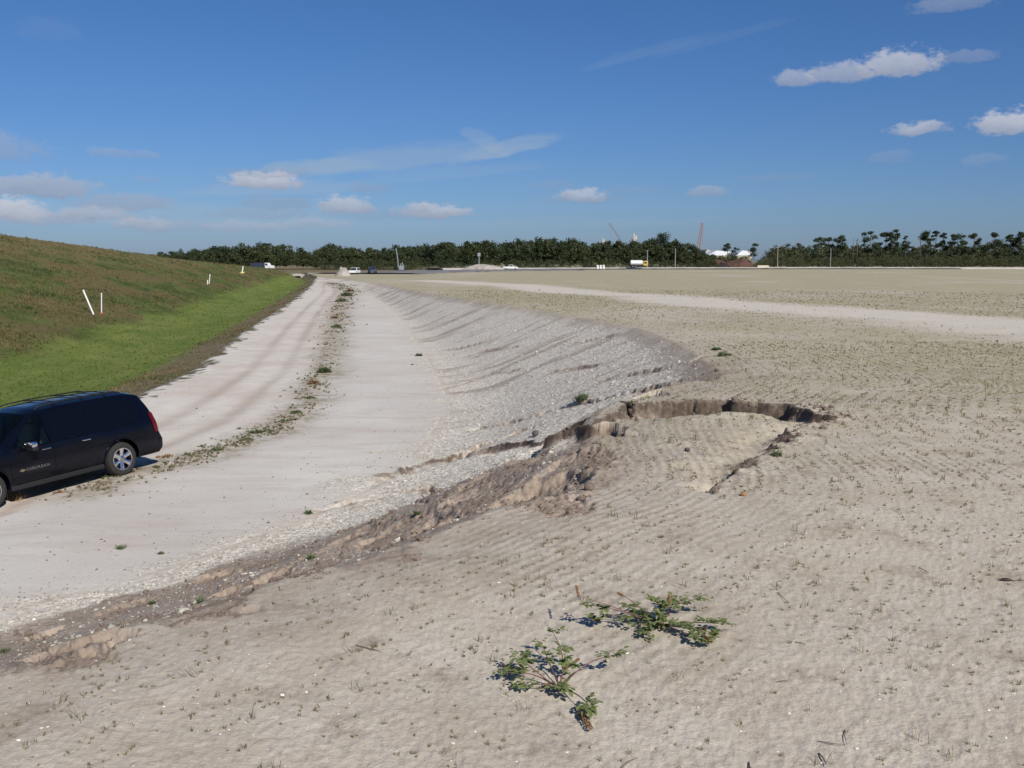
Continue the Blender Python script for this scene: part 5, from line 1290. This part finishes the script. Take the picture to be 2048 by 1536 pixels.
def pickup(label):
    t = empty('pickup_truck'); tag(t, label, 'pickup truck')
    b = MB(); b.prism([(-2.75,.55),(-2.75,1.05),(1.25,1.08),(2.55,1.0),(2.7,.85),(2.7,.5),(2.35,.45),(1.2,.45),(-1.2,.45)], -.95, .95, bev=.05); b.build('body', M_WHITE, t)
    c = MB(); c.prism([(-.75,1.05),(-.65,1.75),(.6,1.78),(1.25,1.08)], -.82, .82, bev=.05); c.build('cab', M_WHITE, t)
    for s in (-1, 1): g = MB(); g.prism([(-.6,1.15),(-.52,1.65),(.55,1.68),(.98,1.15)], s*.825-.01, s*.825+.01); g.build('side_window', M_WIN, t)
    g = MB(); g.prism([(.72,1.68),(1.24,1.14),(1.27,1.16),(.76,1.70)], -.72, .72); g.build('windscreen', M_WIN, t)
    wheels(t, (-1.75, 1.75), .82, .38); return t
put(pickup('white pickup truck driving on the far road beside the long grey bank'), 1021, 541, 4, 362, 0); bpy.data.objects['pickup_truck'].location.z = gz(bpy.data.objects['pickup_truck'].location.x, 362) + .35
def van(label, mat=M_WHITE, nm='parked_van', lite=None):
    t = empty(nm); tag(t, label, 'van' if nm == 'parked_van' else 'car')
    b = MB(); b.prism([(-2.5,.4),(-2.55,1.0),(-2.4,1.1),(1.2,1.1),(2.2,.98),(2.45,.8),(2.45,.4)], -.95, .95, bev=.06); b.build('body', mat, t)
    c = MB(); c.prism([(-2.4,1.08),(-2.25,1.75),(.3,1.8),(1.15,1.08)], -.85, .85, bev=.06); c.build('cabin', mat, t)
    for s in (-1, 1): g = MB(); g.prism([(-2.2,1.15),(-2.1,1.62),(.2,1.66),(.88,1.15)], s*.855-.01, s*.855+.01); g.build('side_window', M_WIN, t)
    g = MB(); g.prism([(.42,1.70),(1.15,1.13),(1.18,1.15),(.46,1.72)], -.75, .75); g.build('windscreen', M_WIN, t)
    wheels(t, (-1.6, 1.55), .82, .36); return t
put(van('white car parked right of the small grey gravel heap'), 708, 552.5, -98)
t_ = bpy.data.objects['parked_van']; x_, _z = skyh(709, 550, 268); t_.location = (x_, 268, gz(x_, 268))
put(van('dark blue parked car between the white one and the tall mast', M_DKBL, 'parked_car'), 745, 551.5, -75)
t_ = bpy.data.objects['parked_car']; x_, _z = skyh(745, 550, 272); t_.location = (x_, 272, gz(x_, 272) + .3)
# dump truck on the embankment
t = empty('dump_truck'); tag(t, 'dump truck with white cab and dark tipper body on the embankment at left', 'dump truck')
b = MB(); b.prism([(-4.2,1.2),(-4.4,2.7),(1.1,2.9),(1.1,1.2)], -1.2, 1.2, bev=.05); b.build('tipper_body', M_DKBL, t)
b = MB(); b.prism([(1.25,.8),(1.25,2.75),(2.3,2.75),(2.7,1.95),(4.0,1.75),(4.15,.8)], -1.1, 1.1, bev=.08); b.build('cab', M_WHITE, t)
for s in (-1, 1): g = MB(); g.prism([(1.45,1.85),(1.45,2.5),(2.2,2.5),(2.5,1.85)], s*1.105-.01, s*1.105+.01); g.build('side_window', M_WIN, t)
b = MB(); b.box(-4.2, 3.9, -.5, .5, .7, 1.1); b.build('chassis', M_RUBF, t); wheels(t, (-3.3, -2.1, 3.1), 1.0, .5, .35)
put(t, 526, 541, -12, 345, 0, .95)
# tanker truck
t = empty('tanker_truck'); tag(t, 'tanker truck with white tank and yellow cab on the far road', 'tanker truck')
b = MB(); b.tube([(-4.1,0,2.1),(-3.9,0,2.1),(1.1,0,2.1),(1.3,0,2.1)], [.9,1.12,1.12,.9], 20); b.build('tank', M_WHITE, t, True)
b = MB(); b.box(1.5, 3.6, -1.15, 1.15, .8, 2.9, .1); b.build('cab', M_YELL, t)
for s in (-1, 1): g = MB(); g.box(1.9, 3.0, s*1.165-.012, s*1.165+.012, 1.7, 2.5); g.build('side_window', M_WIN, t)
g = MB(); g.box(3.59, 3.63, -.95, .95, 1.65, 2.6); g.build('windscreen', M_WIN, t)
b = MB(); b.box(-4.0, 3.5, -.5, .5, .65, 1.05); b.build('chassis', M_RUBF, t); wheels(t, (-3.2, -2.0, 2.6), 1.0, .5, .35)
put(t, 1279, 531.5, 2, 408, 0, .92); t.location.z = gz(t.location.x, 408) + .78
# flare mast with its trailer
t = empty('flare_stack'); tag(t, 'tall slim grey mast with black tip rising from a blue-grey machine', 'flare stack')
b = MB(); b.tube([(0,0,.5),(-.25,0,5),(-.95,0,9.6)], [.24,.22,.20], 12); b.build('mast', M_GREYM, t, True)
b = MB(); b.tube([(-.93,0,9.5),(-.96,0,9.7),(-1.1,0,11.0)], [.24,.36,.36], 12); b.build('burner_tip', M_TRIM, t, True)
b = MB(); b.box(.3, 2.3, -.9, .9, .5, 2.2, .1); b.build('blower_housing', M_GREYM, t)
b = MB(); b.tube([(.9,0,2.2),(1.0,0,3.0),(1.7,0,3.3),(2.0,0,2.0)], .22, 8); b.build('duct', M_GREYM, t, True)
b = MB(); b.box(-1.0, 3.2, -1.1, 1.1, .25, .55, .03); b.build('skid', M_DKBL, t)
b = MB(); b.tube([(1.8,0,3.0),(1.8,0,4.2)], .07, 6); b.build('vent_stub', M_GREYM, t, True)
put(t, 797, 551, 0, 345, 0, .82); t.location.z = gz(t.location.x, t.location.y)
# poles
def pole(u, vb, vt, Y, label, arm=None, box=None, mat=M_POLE):
    x, zt = skyh(u, vt, Y); g = gz(x, Y); h = zt - g; t = empty('utility_pole', (x, Y, g)); tag(t, label, 'pole')
    b = MB(); b.tube([(0,0,-.3),(0,0,h)], [.24,.17], 8); b.build('pole', mat, t, True)
    if arm: b = MB(); b.box(-arm, arm, -.08, .08, h-.7, h-.5); b.build('crossarm', mat, t)
    if box: b = MB(); b.box(-.55, .55, -.3, .3, h-1.5, h-.2, .08); b.build('equipment_box', M_GREYM, t)
pole(958, 545, 505, 381, 'pole with a white box on top before the dark wood', box=True, mat=M_STEELG)
pole(1351, 531, 497, 424, 'lone pale pole in front of the broad green tree')
pole(1556, 528, 492, 450, 'pale utility pole in front of the scrub right of the mulch', arm=.9)
pole(1295, 531, 500, 424, 'thin dark pole just right of the tanker truck', mat=M_STEELG)
pole(1662, 527, 497, 455, 'pale utility pole below the broad pine clump')
# barrels and low block by the road
for i, (u, lb) in enumerate(((1195, 'left one of three white barrels on the far road edge'), (1201, 'middle one of three white barrels on the far road edge'), (1207, 'right one of three white barrels on the far road edge'))):
    b = MB(); b.lathe([(0,0),(.5,0),(.52,.6),(.46,.66),(.46,1.2),(.40,1.5),(0,1.55)], 14); o = b.build('traffic_barrel', M_WHITE, None, True)
    x, z = skyh(u, 535, 398); o.location = (x, 398, gz(x, 398) + .3); tag(o, lb, 'barrel', group='white barrels on the far road')
b = MB(); b.box(-2.4, 2.4, -.5, .5, 0, .9, .05); b.box(-2.2, 2.2, -.35, .35, .9, 1.05, .03); o = b.build('concrete_block', material('cream_concrete', (.62,.56,.44), .8, noise=(.5,.1))); x, z = skyh(1526, 530, 424); o.location = (x, 424, gz(x, 424)+.55); tag(o, 'long cream concrete block on the far road below the scrub', 'concrete block')
# culvert in the embankment
px_, py_ = -66.0, 297.5
t = empty('culvert'); p = hit(597, 556); t.location = (p[0], p[1]-1.0, HZ(p[0], p[1]-1.0)); tag(t, 'pale concrete culvert headwall with a dark opening in the embankment', 'culvert')
b = MB(); b.prism([(-2.4,-.3),(-3.2,1.25),(-1.1,1.7),(1.1,1.7),(3.2,1.25),(2.4,-.3),(1.15,-.3),(1.15,.85),(-1.15,.85),(-1.15,-.3)], -.2, .2); b.build('headwall', M_CONC, t)
b = MB(); b.box(-1.15, 1.15, .05, 3.0, -.25, .85); b.build('opening', M_DARK, t)  # solid near-black block, shade inside the culvert put into colour
for s in (-1, 1): b = MB(); b.box(-.12, .12, -1.6, .0, -.4, 1.0, 0, Matrix.Translation((s*2.4, 0, 0)) @ Matrix.Rotation(R(25)*s, 4, 'Z')); b.build('wing_wall', M_CONC, t)
t.scale = (.8, .8, .8)

# ---- works beyond the trees
def lattice(root, name, pts, w0, w1, mat, nseg=14):
    b = MB(); a, c = Vector(pts[0]), Vector(pts[1]); d = c - a; dn = d.normalized(); s1 = dn.cross(Vector((0, 1, 0))).normalized(); s2 = Vector((0, 1, 0))
    cor = lambda t: [a + d*t + (s1*i + s2*j)*(w0*(1-t)+w1*t) for i, j in ((-1,-1),(1,-1),(1,1),(-1,1))]
    for k in range(4): b.tube([cor(0)[k], cor(1)[k]], .22, 5)
    for q in range(nseg):
        p0, p1 = cor(q/nseg), cor((q+1)/nseg)
        for k in range(4): b.tube([p0[k], p1[(k+1) % 4]], .13, 4)
    return b.build(name, mat, root)
def crane(u0, v0, u1, v1, Y, mat, label, w):
    x0, z0 = skyh(u0, v0, Y); x1, z1 = skyh(u1, v1, Y); g = gz(x0, Y); t = empty('lattice_crane', (x0, Y, g)); tag(t, label, 'crane')
    k = (z0-g)/(z1-z0); bx = -(x1-x0)*k
    lattice(t, 'boom', [(bx*.98, 0, 2.5), (x1-x0, 0, z1-g)], w, w*.5, mat, 22)
    b = MB(); b.box(bx-6, bx+3, -2.5, 2.5, 1.3, 4.2, .3); b.build('cab_house', mat, t)
    for s in (-1, 1): b = MB(); b.box(bx-5, bx+4, s*2.4-.6, s*2.4+.6, 0, 1.3, .3); b.build('track', M_TRIM, t)
    b = MB(); b.tube([(x1-x0, 0, z1-g), (x1-x0+.8, 0, z0-g+5)], .10, 4); b.build('hoist_cable', M_STEELG, t)
crane(1397, 500, 1405, 446, 900, M_REDC, 'haze-paled red lattice crane boom standing nearly upright above the mulch', 1.5)
crane(1246, 490, 1219, 446, 900, M_STEELG, 'thin grey lattice boom leaning left above the wood', .7)
def silo(u, vt, Y, wpx, label):
    x, zt = skyh(u, vt, Y); g = gz(x, Y); h = zt-g; w = wpx*Y/F/2; t = empty('cement_silo', (x, Y, g)); tag(t, label, 'silo')
    b = MB(); b.lathe([(w*.72,0),(w*.72,h*.62),(w,h*.68),(w,h*.84),(w*.6,h*.86),(0,h*.87)], 20); b.build('tower', M_CONC, t, True)
    b = MB(); b.tube([(-w*.2,0,h*.84),(-w*.2,0,h*.96),(-w*.2,0,h)], [w*.34,w*.30,w*.08], 12); b.build('vent_stack', M_CONC, t, True)
    b = MB(); b.box(-w*.9, w*1.1, -w*.9, w*.9, h*.78, h*.80); b.build('platform', M_STEELG, t)
    b = MB(); b.box(w*.25, w*.95, -w*.4, w*.4, h*.80, h*.92); b.build('top_cabin', M_TAN, t)
silo(1269, 466, 900, 11, 'taller tan concrete silo tower showing above the wood')
silo(1206, 474, 900, 7, 'smaller pale tower peeping over the wood, left of the taller silo')
def hall(u0, u1, vt, Y, mat, label, name='industrial_shed', slope=.0, cat='industrial building', vb=512):
    x0, z0 = skyh(u0, vt, Y); x1, _z = skyh(u1, vt, Y); g = gz((x0+x1)/2, Y); h = z0 - g; w = x1 - x0
    t = empty(name, ((x0+x1)/2, Y, g)); tag(t, label, cat)
    b = MB(); b.box(-w/2, w/2, 0, 40, 0, h*.66); b.build('walls', M_TAN if mat is M_ROOF else mat, t)
    b = MB(); b.prism([(-w/2-.4,h*.66+.01),(-w/2-.4,h*(.70 if slope else .72)),(-w*.5+w*.35,h*(1.0)),(w/2+.4,h*1.0-slope),(w/2+.4,h*.66+.01)], -.5, 40.5); b.build('roof', mat, t)
    for k in range(3): b = MB(); xx = -w*.3 + k*w*.3; b.box(xx, xx+w*.1, -.06, .0, 0, h*.3); b.build('roller_door', M_GREYM, t)
hall(1418, 1462, 501, 800, M_ROOF, 'left white roofed shed beyond the mulch mounds', slope=1.0)
hall(1474, 1504, 501, 820, M_ROOF, 'right white roofed shed between the two small pines', slope=.6)
hall(1409, 1425, 499, 830, M_TAN, 'small tan building left of the white roofs', slope=1.5)
hall(1374, 1386, 503, 800, M_TAN, 'tan building glimpsed left of the red crane', slope=.5)
